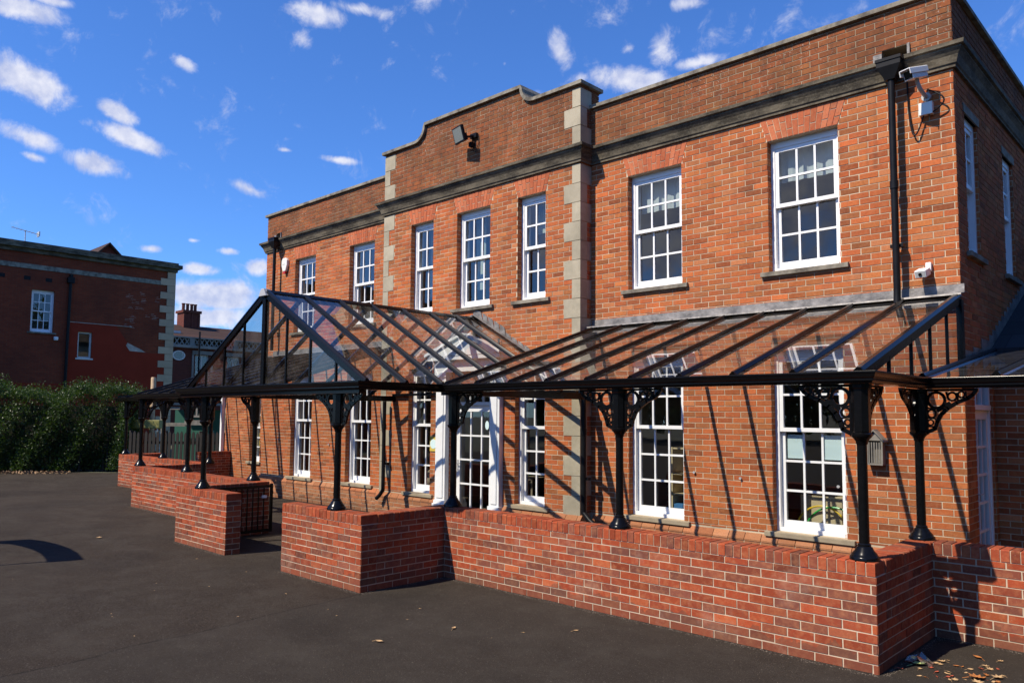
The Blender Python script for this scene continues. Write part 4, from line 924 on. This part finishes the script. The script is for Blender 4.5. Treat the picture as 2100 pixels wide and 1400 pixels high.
# ================================================================== LEFT NEIGHBOUR
XB=-31.6
NB=thing('neighbour_building','shaded dark red brick building with cream quoins and red rendered lower wall at far left','building',(XB-4,-2,0))
wn=[(-.83,-.03,5.02,6.66),(.86,1.38,4.10,5.15),(-6.5,-5.6,5.02,6.66)]
b=MB(); slab(b,(XB,-20,0),(0,1,0),(1,0,0),24.62,0,8.05,[(h[0]+20,h[1]+20,h[2],h[3]) for h in wn],.35)
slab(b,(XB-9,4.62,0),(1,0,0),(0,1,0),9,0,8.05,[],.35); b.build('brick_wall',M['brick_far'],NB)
b=MB(); 
for y0,y1,z0,z1 in subtract([(.5,4.30,0,4.46)],(.86,1.38,4.10,5.15))+subtract([(.5,2.32,4.461,5.50)],(.86,1.38,4.10,5.15)): b.box((XB-.001,y0,z0),(XB+.02,y1,z1))
b.prism([(XB-.001,2.321,4.461),(XB-.001,3.2,4.461),(XB-.001,2.75,4.85),(XB-.001,2.321,5.46)],(.02,0,0)); b.box((XB-.001,-20,0),(XB+.018,.499,3.05)); b.build('render_panel',M['render'],NB)
b=MB(); b.prism([(XB-.001,2.86,4.50),(XB-.001,3.5,4.48),(XB-.001,3.3,4.60),(XB-.001,3.05,4.70),(XB-.001,2.76,4.84),(XB-.001,2.70,4.72)],(.024,0,0)); b.box((XB,.5,5.50),(XB+.04,2.9,5.525)); b.build('bare_plaster_patch',simple('bare_plaster',(.42,.34,.28),.9,var=.3,vs=5),NB)
# a scatter of bricks left with pale render edges
b=MB(); r=random.Random(5)
for i in range(26):
    y=2.6+abs(r.gauss(0,.55)); z=5.5+r.random()*1.5; z=round(z/.075)*.075
    if y>4.1: continue
    b.box((XB,y,z),(XB+.004,y+.2,z+.009)); b.box((XB,y+.01,z+.062),(XB+.004,y+r.uniform(.05,.19),z+.07))
b.build('render_remnant',bpy.data.materials['bare_plaster'],NB)
b=MB(); b.box((XB,-20,7.44),(XB+.03,4.2,7.62)); b.build('string_course',M['coping'],NB)
b=MB()
for i in range(27):
    z=.0+i*.298; wd=.62 if i%2 else .34; b.box((XB-.02,4.64-wd,z+.005),(XB+.035,4.645,z+.293)); b.box((XB-(.34 if i%2 else .62),4.60,z+.005),(XB+.03,4.655,z+.293))
b.build('quoin',stone('cream_quoin_stone',(.52,.38,.25),(.34,.25,.17),.4),NB)
b=MB(); b.sweep([(XB-9.3,4.62),(XB,4.62),(XB,-20)][::-1],[(-.0,7.98),(.08,8.02),(.10,8.12),(.26,8.28),(.30,8.36),(.30,8.44),(.0,8.50),(-.3,8.50),(-.3,7.98)][::1]) if False else b.box((XB-9.2,-20,8.05),(XB+.10,4.70,8.2)); b.box((XB-9.3,-20,8.201),(XB+.26,4.84,8.36)); b.box((XB-9.2,-20,8.361),(XB+.12,4.72,8.46)); b.build('cornice',M['cornice'],NB)
for h in wn[:1]+wn[2:]:
    sash_window(NB,h,XB,3,2,2,5.84,depth=.12,axis='y')
h=wn[1]; b=MB(); b.box((XB-.14,h[0],h[2]),(XB-.06,h[0]+.06,h[3])); b.box((XB-.14,h[1]-.06,h[2]),(XB-.06,h[1],h[3])); b.box((XB-.14,h[0]+.06,h[2]),(XB-.06,h[1]-.06,h[2]+.06)); b.box((XB-.14,h[0]+.06,h[3]-.06),(XB-.06,h[1]-.06,h[3])); b.box((XB-.05,h[0]-.06,h[2]-.06),(XB+.05,h[1]+.06,h[2]-.002)); fo=b.build('window',M['cream_trim'],NB)
b=MB(); b.poly([(XB-.10,h[0],h[2]),(XB-.10,h[1],h[2]),(XB-.10,h[1],h[3]),(XB-.10,h[0],h[3])]); b.build('pane',M['pane'],fo)
b=MB(); b.box((XB-1.5,-19,.1),(XB-1.4,4.2,8)); b.build('interior_wall',M['room'],NB)
b=MB()
for y in (-1.86,-1.01,-.27): b.box((XB,y-.11,7.0),(XB+.012,y+.11,7.15))
b.build('air_brick',M['black_matt'],NB)
b=MB(); b.prism([(XB-1.6,1.75,8.46),(XB-1.6,3.05,8.46),(XB-1.6,2.38,9.15)],(-3,0,0)); b.build('roof_gable',M['brick_rear'],NB)
b=MB(); b.bar((XB-3,1.68,8.47),(XB-3,2.4,9.22),3.2,.06,(0,-1,1)); b.bar((XB-3,3.12,8.47),(XB-3,2.36,9.22),3.2,.061,(0,1,1)); b.build('roof',M['roof_dark'],NB)
b=MB(); b.lathe((XB-1.5,-1.25,8.46),[(.16,0),(.16,.22),(.1,.3)],12); b.build('chimney_pot',M['brick_rear'],NB)
t=thing('tv_aerial','thin grey television aerial on the roof of the dark building at far left','aerial',(XB-1.2,-.9,8.4))
b=MB(); ax=XB-1.2; b.tube([(ax,-.86,8.4),(ax,-.86,9.15)],.018,6); b.tube([(ax,-1.35,9.2),(ax,-.35,9.05)],.013,6)
for i in range(7): y=-1.3+i*.14; z=9.19-i*.021; b.tube([(ax-.16,y,z),(ax+.16,y,z)],.008,5)
b.box((ax-.15,-.42,8.97),(ax+.15,-.38,9.16)); b.build('mast',M['grey_box'],t)
t=thing('drainpipe','black rainwater pipe with hopper on the dark brick building at far left','drainpipe',(XB,.5,0))
b=MB(); b.tube([(XB+.09,.48,7.1),(XB+.09,.44,.1)],.055,10); b.build('pipe',M['black_matt'],t); b=MB(); b.box((XB+.01,.36,7.05),(XB+.19,.60,7.28)); b.box((XB+.01,.44,7.281),(XB+.15,.55,7.40)); b.build('hopper',M['black_matt'],t)
t=thing('dome_camera','small white dome camera below the sash window of the dark building','camera',(XB,.02,4.8))
b=MB(); b.lathe((XB+.12,.05,4.72),[(.02,0),(.07,.02),(.08,.08),(.08,.14),(.03,.16)],12); b.box((XB,.02,4.84),(XB+.12,.08,4.88)); b.build('housing',M['white_plastic'],t)
# ================================================================== REAR BUILDING
XR=-46
RB=thing('rear_building','dark ornate brick building with brown tiled roof and pierced parapet beyond the quoined corner','building',(XR-4,14,0))
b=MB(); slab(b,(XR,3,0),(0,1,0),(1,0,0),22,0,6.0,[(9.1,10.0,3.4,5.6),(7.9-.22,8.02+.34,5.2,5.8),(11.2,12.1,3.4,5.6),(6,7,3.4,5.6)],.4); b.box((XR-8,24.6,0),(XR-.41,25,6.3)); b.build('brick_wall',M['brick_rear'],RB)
b=MB(); b.box((XR-.3,3,6.0),(XR+.25,25,6.18)); b.box((XR-.2,3,6.62),(XR+.12,25,6.70)); 
y=3.2
k=0
while y<25:
    if k%9==0: b.box((XR-.15,y-.15,6.181),(XR+.10,y+.15,6.619))
    else:
        b.bar((XR,y-.14,6.19),(XR,y+.14,6.61),.06,.08,(1,0,0)); b.bar((XR+.002,y+.14,6.19),(XR+.002,y-.14,6.61),.06,.08,(1,0,0))
    y+=.32; k+=1
for (a,c) in ((9.0,10.1),(11.1,12.2)): b.box((XR,3+a-.12,5.62),(XR+.08,3+c+.12,5.86)); b.box((XR,3+a-.14,3.2),(XR+.1,3+c+.14,3.38)); b.box((XR,3+a-.12,3.39),(XR+.05,3+a,5.61)); b.box((XR,3+c,3.39),(XR+.05,3+c+.12,5.61))
b.box((XR,3,2.4),(XR+.12,25,2.62)); b.build('stone_parapet',stone('pale_carved_stone',(.30,.28,.24),(.12,.11,.09),.5),RB)
for (a,c,z0,z1) in ((9.1,10.0,3.4,5.6),(11.2,12.1,3.4,5.6)):
    b=MB(); b.box((XR-.2,3+a,z0),(XR-.14,3+a+.07,z1)); b.box((XR-.2,3+c-.07,z0),(XR-.14,3+c,z1)); b.box((XR-.2,3+a,z1-.07),(XR-.141,3+c,z1)); b.box((XR-.2,3+(a+c)/2-.03,z0),(XR-.142,3+(a+c)/2+.03,z1)); b.box((XR-.2,3+a,4.5),(XR-.143,3+c,4.56))
    fo=b.build('window',M['cream_trim'],RB); g=MB(); g.poly([(XR-.17,3+a,z0),(XR-.17,3+c,z0),(XR-.17,3+c,z1),(XR-.17,3+a,z1)]); g.build('pane',M['pane'],fo)
b=MB(); n0=28
for (ra,rb,xo) in ((.36,.29,.06),):
    for k in range(n0):
        t0,t1=2*math.pi*k/n0,2*math.pi*(k+1)/n0; q=[(XR+xo,11.03+ra*math.cos(t0)*1.1,5.5+ra*math.sin(t0)*.85),(XR+xo,11.03+ra*math.cos(t1)*1.1,5.5+ra*math.sin(t1)*.85),(XR+xo,11.03+rb*math.cos(t1)*1.1,5.5+rb*math.sin(t1)*.85),(XR+xo,11.03+rb*math.cos(t0)*1.1,5.5+rb*math.sin(t0)*.85)]; b.prism(q,(-.2,0,0))
fo=b.build('oval_window',M['cream_trim'],RB); b=MB(); b.poly([(XR+.03,11.03+.29*1.1*math.cos(2*math.pi*k/n0),5.5+.29*.85*math.sin(2*math.pi*k/n0)) for k in range(n0)]); b.build('pane',M['pane'],fo)
b=MB(); b.poly([(XR-.2,2.5,6.7),(XR-.2,25.5,6.7),(XR-3,25.5,7.75),(XR-3,2.5,7.75)]); b.poly([(XR-3,2.5,7.75),(XR-3,25.5,7.75),(XR-8,25.5,6.5),(XR-8,2.5,6.5)]); b.box((XR-7,3.5,.1),(XR-.6,24.5,6.2)); b.build('roof',M['roof_dark'],RB)
b=MB(); b.box((XR-1.9,10.72,6.98),(XR-.9,11.5,7.13)); b.build('rooflight',M['grey_box'],RB)
ch=MB(); ch.box((XR-3.5,12.32,6.9),(XR-2.5,13.42,8.55)); ch.box((XR-3.6,12.24,8.551),(XR-2.4,13.5,8.72)); 
for y in (12.32,12.84,13.3): ch.box((XR-2.5,y,7.2),(XR-2.44,y+.12,8.5))
co=ch.build('chimney',M['brick_rear'],RB); b=MB()
for y in (12.5,12.78,13.06,13.30): b.lathe((XR-3,y,8.72),[(.12,0),(.12,.06),(.10,.1),(.10,.42),(.125,.45),(.125,.5),(.05,.5)],10)
b.build('chimney_pot',M['brick_rear'],co)
t=thing('vent_pipe','thin black vent pipe standing before the ornate rear building','pipe',(-45.4,12.1,0))
b=MB(); b.tube([(-45.6,12.15,0),(-45.6,12.15,7.05)],.06,8); b.build('pipe',M['black_matt'],t)
# ================================================================== HEDGE
def leafcloud(mb,pts,r,smin,smax,seedn):
    rr=np.random.RandomState(seedn); n=len(pts)
    a=rr.normal(size=(n,3)); a/=np.linalg.norm(a,axis=1)[:,None]; b=np.cross(a,rr.normal(size=(n,3))); b/=np.linalg.norm(b,axis=1)[:,None]
    s=rr.uniform(smin,smax,n)[:,None]; L=a*s; Wd=b*s*.42; c=np.array(pts)
    P=np.stack([c-L,c+Wd*.9-L*.1,c+L,c-Wd*.9-L*.1],1).reshape(-1,3)
    m0=len(mb.v); mb.v+=P.tolist(); mb.f+=[(m0+4*i,m0+4*i+1,m0+4*i+2,m0+4*i+3) for i in range(n)]
def leafmat(name,c1,c2):
    m=Mt(name); c=m.mix(m.geo.outputs['Random Per Island'],c1,c2); m.base(c,.45,0,.35); m.b.inputs['Subsurface Weight'].default_value=0
    tl=m.n('ShaderNodeBsdfTranslucent'); m.val(tl.inputs[0],m.mix(.5,c,(.2,.4,.02))); mx=m.n('ShaderNodeMixShader'); mx.inputs[0].default_value=.18; m.lk(m.b.outputs[0],mx.inputs[1]); m.lk(tl.outputs[0],mx.inputs[2]); m.lk(mx.outputs[0],m.out.inputs[0]); return m.m
M['leaf']=leafmat('hedge_leaf',(.010,.026,.005),(.036,.072,.011))
rr=np.random.RandomState(4); HP=[]
# hedge body: a thick row running across the end of the playground, its near end turning back
ha=np.array([-29.5,-6.5]); hb_=np.array([-24.3,-.15]); hd=(hb_-ha); HLn=np.linalg.norm(hd); hd=hd/HLn; hn=np.array([hd[1],-hd[0]])
def htop(s): return 2.55+.16*math.sin(s*1.9)+.12*math.sin(s*4.7+1)+.08*math.sin(s*9.1)
for i in range(78000):
    s=rr.uniform(0,HLn+.3); f=rr.rand(); tz=htop(s)
    edge=max(0,s-HLn+1.2)
    if f<.30: # top
        d=rr.uniform(-1.5,.05); z=tz+rr.normal()*.06-.02*abs(d)+(rr.rand()**6)*.32; 
    else:
        z=rr.uniform(.08,tz); under=.55*max(0,(s-HLn*.45)/(HLn*.55))*max(0,1-z/1.75)**.8  # foot hollowed towards the near end so the overhang darkens it
        d=.12*math.sin(s*2.3+z*2)+.10*math.sin(s*5.1-z*3.3)+rr.normal()*.09-under-.25*max(0,(z/tz-.85)/.15)**2-.18*rr.rand()**2
    d-=edge**2*.35
    p=ha+hd*s+hn*d; HP.append((p[0],p[1],z))
for i in range(14000): # return end
    z=rr.uniform(.1,2.45); q=rr.uniform(0,1.6); p=ha+hd*(HLn+.25+rr.normal()*.1-.3*max(0,1-z/1.6))-hn*q; HP.append((p[0],p[1],z))
hm=MB(); leafcloud(hm,HP,None,.022,.046,9)
hg=thing('laurel_hedge','tall dark green glossy hedge at the left edge of the playground','hedge',(-27,-3,0)); hg_o=hm.build('foliage',M['leaf'],hg)
b=MB(); 
for i in range(70):
    s=rr.uniform(0,HLn); d=rr.uniform(-1.0,-.4); p=ha+hd*s+hn*d; b.tube([(p[0],p[1],0),(p[0]+rr.normal()*.1,p[1]+rr.normal()*.1,1.1),(p[0]+rr.normal()*.2,p[1]+rr.normal()*.2,2.1)],[.03,.02,.008],6)
pp=lambda s,d,z:(ha[0]+hd[0]*s+hn[0]*d,ha[1]+hd[1]*s+hn[1]*d,z)
b.prism([pp(0,-.75,.05),pp(HLn*.5,-.7,.05),pp(HLn,-.9,.05),pp(HLn,-1.4,.05),pp(0,-1.4,.05)],(0,0,2.1))
b.build('stems',simple('dark_twig',(.02,.016,.01),.9,var=.3),hg)
b=MB(); leafcloud(b,[(ha[0]+hd[0]*s+hn[0]*d,ha[1]+hd[1]*s+hn[1]*d,.02+.05*rr.rand()) for s,d in zip(rr.uniform(0,HLn*.85,900),rr.uniform(.0,.5,900))],None,.03,.07,3)
b.build('leaf_litter',simple('leaf_litter',(.24,.15,.08),.9,var=.4,vs=20),kind='stuff')
# ================================================================== FAR LEFT YARD
t=thing('picket_fence','dark timber picket fence behind the far left columns','fence',(-21.5,.3,0))
A=Vector((-22.35,-.40,0)); Bv=Vector((-19.7,1.62,0)); d=(Bv-A); L=d.length; d.normalize(); n_=Vector((d.y,-d.x,0))
k=0; s=0
pk=[[],[]]
while s<L:
    b=MB(); p=A+d*s; q=A+d*(s+.085); h=1.36+.02*math.sin(k*2.1); 
    tgt='greywood' if 3.15<s<3.55 else 'darkwood'
    P=[p,q]; b.prism([(p.x,p.y,.06),(q.x,q.y,.06),(q.x,q.y,h-.05),((p.x+q.x)/2,(p.y+q.y)/2,h+.02),(p.x,p.y,h-.05)],tuple(n_*.02)); b.build('picket',M[tgt],t); s+=.125; k+=1
b=MB()
for z in (.35,1.05): b.bar(A+Vector((0,0,z))-n_*.03,Bv+Vector((0,0,z))-n_*.03,.03,.08)
for s in (0,L/3,2*L/3,L): p=A+d*s-n_*.09; b.box((p.x-.045,p.y-.045,0),(p.x+.045,p.y+.045,1.4))
b.build('rail',M['darkwood'],t)
for x,y,h,r,l in ((-24.9,1.25,3.15,.085,'tall round timber post standing against the dark red rendered wall'),(-20.9,1.95,2.12,.055,'thin pale timber post behind the canopy near the green play panel')):
    b=MB(); b.lathe((x,y,0),[(r*1.06,0),(r,.6),(r*.97,h-.03),(r*.8,h)],14); tag(b.build('timber_post',M['postwood'],smooth=True),l,'post')
t=thing('play_house','grey timber play house with slatted balcony seen under the far left canopy','playhouse',(-26.3,2.4,0))
o=Vector((-26.3,2.45,0)); dv=Vector((.72,.69,0)).normalized(); nv=Vector((.69,-.72,0))
def pb_(mb,u0,u1,z0,z1,w0=0,w1=.05):
    c=[o+dv*u0+nv*w0,o+dv*u1+nv*w0,o+dv*u1+nv*w1,o+dv*u0+nv*w1]; mb.prism([(q.x,q.y,z0) for q in c],(0,0,z1-z0))
b=MB()
pb_(b,-.35,.75,1.45,1.58); pb_(b,-.35,-.27,0,2.16); pb_(b,.70,.78,0,2.3); pb_(b,1.45,1.53,0,2.3); pb_(b,-.38,.35,2.06,2.16); pb_(b,.55,1.5,1.50,1.68,.02,.07); pb_(b,.55,1.5,2.27,2.34,.02,.07); pb_(b,.55,1.5,1.78,1.85,.02,.07)
for i in range(8): pb_(b,.60+i*.115,.66+i*.115,1.85,2.27,.03,.06)
b.build('frame',M['greywood'],t)
b=MB(); pb_(b,-.3,1.5,.2,2.05,-1.2,-1.1); pb_(b,.6,1.5,.1,1.3,-.3,-.25); b.build('back_panel',M['teal_board'],t)
b=MB(); c=[o+dv*-.5+nv*.2,o+dv*1.7+nv*.2,o+dv*1.7-nv*1.3,o+dv*-.5-nv*1.3]
b.prism([(q.x,q.y,2.42) for q in c],(0,0,.05)); b.build('roof',M['darkwood'],t)
t=thing('play_stall','red and green play stall beside the white post at the far left extension','play equipment',(-20.6,2.0,0))
b=MB(); b.box((-21.3,2.2,.1),(-20.3,2.26,1.22)); b.build('green_panel',M['green_plastic'],t); b=MB(); b.box((-21.3,2.205,1.42),(-20.95,2.255,2.1)); b.box((-21.3,2.19,1.2),(-20.3,2.27,1.25)); b.build('red_panel',M['red_plastic'],t)
b=MB(); b.box((-21.3,2.2,1.25),(-20.3,2.255,1.41)); 
for x in (-20.85,-20.55): b.tube([(x,2.15,0),(x,2.15,1.9)],.018,8)
b.build('mesh_rail',M['grey_box'],t)
b=MB(); b.box((-20.94,2.21,.1),(-20.3,2.25,2.0)) if False else b.box((-21.35,2.28,.1),(-20.25,2.32,2.3)); b.build('back_board',M['teal_board'],t)
t=thing('yellow_bin','dull yellow plastic play tray on legs in front of the fence beside the hedge','play tray',(-24.4,.4,0))
t.name='play_tray'
b=MB(); b.prism([(-24.9,.2,1.42),(-23.9,1.1,1.42),(-24.1,1.3,1.42),(-25.1,.4,1.42)],(0,0,.28)); b.build('tray',M['olive_plastic'],t,bevel=.02)
b=MB()
for x,y in ((-24.9,.25),(-23.98,1.08),(-25.0,.38),(-24.12,1.22)): b.tube([(x,y,0),(x,y,1.42)],.02,8)
b.build('leg',M['grey_box'],t)
# ================================================================== OFF-FRAME SHADE SAIL (throws the curved shadow at the left edge)
t=thing('shade_sail','curved blue fabric shade sail on thin poles just beyond the left edge of the view','shade sail',(-10.6,-8.6,0))
H=2.6; off=Vector((-.26,-.87,1.0))*H
def gs(pts): return [Vector((x,y,0))+off for x,y in pts]
outer=[(-11.2,-6.30),(-10.6,-5.90),(-10.2,-5.63),(-9.75,-5.55),(-9.45,-5.60),(-9.2,-5.72),(-9.12,-5.83)]
inner=[(-9.35,-6.02),(-9.62,-6.17),(-9.95,-6.14),(-9.75,-6.02),(-10.0,-5.90),(-10.5,-6.02),(-11.15,-6.36)]
outer=[(-11.9,-6.72),(-11.55,-6.25),(-11.46,-5.96),(-11.409,-5.822),(-11.073,-5.726),(-10.667,-5.672),(-10.136,-5.662),(-9.679,-5.697),(-9.073,-5.807)]
inner=[(-9.10,-5.974),(-9.192,-6.211),(-9.407,-6.152),(-9.909,-6.075),(-10.375,-6.059),(-10.768,-6.092),(-11.086,-6.149),(-11.35,-6.32),(-11.8,-6.80)]
b=MB(); b.prism([tuple(p) for p in gs(outer+inner)],(0,0,.012)); b.build('fabric',M['blue_fabric'],t)
b=MB()
for x,y in ((-9.235,-6.17),(-11.82,-6.75)): p=gs([(x,y)])[0]; b.tube([(p.x,p.y,0),(p.x,p.y,H-.02)],.022,10)
b.build('pole',M['steel'],t)
# ================================================================== FALLEN LEAVES AND LITTER
def leaf_mesh(kind,L,seed):
    r=random.Random(seed); b=MB()
    if kind=='oval': out=[(0,0),(.18,.16),(.42,.24),(.68,.20),(.88,.09),(1,0),(.88,-.09),(.68,-.2),(.42,-.24),(.18,-.16)]
    else: out=[(0,0),(.12,.10),(.05,.34),(.28,.22),(.38,.46),(.50,.20),(.74,.34),(.72,.12),(1,0),(.72,-.12),(.74,-.34),(.50,-.20),(.38,-.46),(.28,-.22),(.05,-.34),(.12,-.10)]
    cu=r.uniform(.25,.55); 
    def z(x,y): return L*(.10+cu*abs(y)*.8+.35*(x-.5)**2+r.uniform(-.02,.03))
    c=(L*.5,0,L*.07); pts=[(L*x,L*y,z(x,y)) for x,y in out]; n=len(pts)
    b.v=[c]+pts; b.f=[(0,1+i,1+(i+1)%n) for i in range(n)]
    b.tube([(0,0,L*.12),(-L*.35,L*.05,L*.02)],L*.02,5)
    return b
LM={'tan':simple('tan_dry_leaf',(.42,.27,.13),.7,var=.2,vs=60),'orange':simple('orange_dry_leaf',(.36,.13,.03),.7,var=.25,vs=60),'red':simple('red_brown_leaf',(.35,.07,.03),.7,var=.3,vs=60),'green':simple('pale_green_leaf',(.30,.36,.14),.6,var=.2,vs=60)}
protos={}
for kx in ('oval','lobed'):
    for c in LM: protos[kx,c]=leaf_mesh(kx,1.0,len(protos)*7+3)
LBL={('oval','tan'):'small tan oval leaf lying on the asphalt','oo':''}
def leaf(kx,c,x,y,s,rz,label,grp=None,tilt=0):
    b=protos[kx,c]; key='leafmesh_%s_%s'%(kx,c)
    me=bpy.data.meshes.get(key)
    if me is None: me=bpy.data.meshes.new(key); me.from_pydata(b.v,[],b.f); me.materials.append(LM[c]); me.update()
    o=bpy.data.objects.new('fallen_leaf',me); COL.objects.link(o); o.location=(x,y,.004); o.scale=(s,s,s); o.rotation_euler=(tilt,0,rz); tag(o,label,'leaf',grp); return o
leaf('oval','tan',-3.33,-5.31,.085,.4,'curled tan leaf alone on the asphalt at the bottom middle of the photo')
leaf('oval','tan',-3.13,-4.59,.075,2.1,'small tan leaf on the asphalt between the gate wall and the bottom edge')
leaf('oval','tan',-2.32,-3.85,.06,1.1,'small pale leaf on the asphalt close to the foot of the long low wall')
leaf('lobed','tan',-10.84,-5.05,.10,.2,'pale leaf alone on the asphalt left of the gate wall end')
leaf('lobed','orange',.60,-2.72,.12,.5,'largest orange brown leaf of the litter heap at the right corner')
leaf('lobed','tan',.70,-2.83,.10,2.2,'broad cream leaf at the front of the litter heap at the right corner')
leaf('lobed','tan',.74,-2.60,.10,1.2,'jagged cream leaf to the right of the orange one in the litter heap')
leaf('oval','green',.20,-2.70,.12,.9,'pale green leaf beside the crumpled clear wrapper at the wall corner')
leaf('oval','red',.02+.11,-2.86,.05,.3,'tiny red leaf at the foot of the shaded wall end')
leaf('oval','orange',.56,-2.13,.09,2.6,'rust coloured oval leaf lying just outside the wall corner shadow')
rl=random.Random(12)
for i in range(46):
    x=.25+abs(rl.gauss(.30,.28)); y=-2.62+rl.gauss(0,.16)-(.12 if i%3 else -.35*rl.random())
    if x<.16: x=.3
    c=('tan','orange','red','tan')[i%4]; 
    leaf('oval' if i%3 else 'lobed',c,x,y,rl.uniform(.025,.065),rl.uniform(0,6.28),{'tan':'small dry tan leaf scattered in the litter at the right corner','orange':'small dry orange leaf scattered in the litter at the right corner','red':'small dry red brown leaf scattered in the litter at the right corner'}[c],'dry leaves scattered at the right wall corner',tilt=rl.uniform(-.25,.25))
for i in range(26):
    x=rl.uniform(-9,1.5); y=rl.uniform(-7,-3.3)
    if x<-4.6: y=rl.uniform(-7,-4.6)
    leaf('oval','tan',x,y,rl.uniform(.014,.032),rl.uniform(0,6.28),'tiny pale leaf scrap scattered over the open asphalt','tiny leaf scraps on the open asphalt')
t=thing('plastic_wrapper','crumpled clear plastic wrapper lying at the foot of the right wall corner','wrapper',(.19,-2.6,0))
b=MB(); r=random.Random(8); G=[[(.12+.20*i/6+r.uniform(-.012,.012),-2.66+.14*j/4+r.uniform(-.012,.012),.012+.05*r.random()*math.sin(math.pi*i/6)*1.6) for j in range(5)] for i in range(7)]
for i in range(6):
    for j in range(4): b.poly([G[i][j],G[i+1][j],G[i+1][j+1]]); b.poly([G[i][j],G[i+1][j+1],G[i][j+1]])
b.build('film',glass('clear_film',1.6,(.8,.82,.85),3.0,.08,.35),t)
# rubble tidy: nothing left at the origin

# grit and dirt gathered at the foot of the walls and over the tarmac
rg=random.Random(31); b=MB()
def pebble(x,y,s):
    k=len(b.v); h=s*.6
    for j in range(5): t_=2*math.pi*j/5+rg.random(); b.v.append((x+s*math.cos(t_),y+s*.8*math.sin(t_),.005))
    b.v.append((x+rg.uniform(-.3,.3)*s,y,.005+h)); b.f+=[(k+j,k+(j+1)%5,k+5) for j in range(5)]
feet=[((-6.6,-4.35),(-4.9,-4.35)),((-4.9,-4.35),(-4.9,-3.13)),((-4.9,-3.14),(.1,-3.14)),((.11,-3.1),(.11,-1.68)),((.11,-1.67),(4,-1.67)),((-9.7,-4.35),(-8.07,-4.35)),((-14.7,-3.14),(-9.7,-3.14)),((-9.4,-4.1),(-9.4,-3))]
for (p_,q_) in feet:
    L_n=math.hypot(q_[0]-p_[0],q_[1]-p_[1]); dx,dy=(q_[0]-p_[0])/L_n,(q_[1]-p_[1])/L_n
    for i in range(int(L_n*220)):
        u=rg.random()*L_n; o_=abs(rg.gauss(0,.035)); pebble(p_[0]+dx*u+dy*o_,p_[1]+dy*u-dx*o_,rg.uniform(.0015,.0055))
for i in range(3500): pebble(rg.uniform(-12,2.4),rg.uniform(-9,-2.0) if i%3 else rg.uniform(-5.5,-3.2),rg.uniform(.001,.004))
tag(b.build('grit',simple('pale_grit',(.16,.13,.10),.9,var=.5,vs=30)),kind='stuff')
# ================================================================== WOOD BEHIND THE PLAYGROUND (mirrored dimly in the glass) AND ADDED TREES THAT BLOCK SKY LIGHT
rw=np.random.RandomState(21); P=[]
for i in range(34):
    if i<20: x=-40+i*2.9+rw.normal()*.8; y=-37-rw.rand()*6; h=rw.uniform(6.5,9)
    else: x=15+rw.rand()*4; y=-30+(i-20)*3.4; h=rw.uniform(12,15)  # unseen right-hand row, added to darken the faces turned towards it
    rr_=rw.uniform(2.4,3.6); n=1100 if i<20 else 2200; v=rw.normal(size=(n,3)); v/=np.linalg.norm(v,axis=1)[:,None]; v*=(rw.rand(n,1)**.45)*np.array([rr_,rr_,h*.46]); P+= (v+np.array([x,y,h*.52])).tolist()
b=MB(); leafcloud(b,P,None,.22,.5,5)
tag(b.build('woodland_and_light_blocker',M['leaf']),kind='stuff')
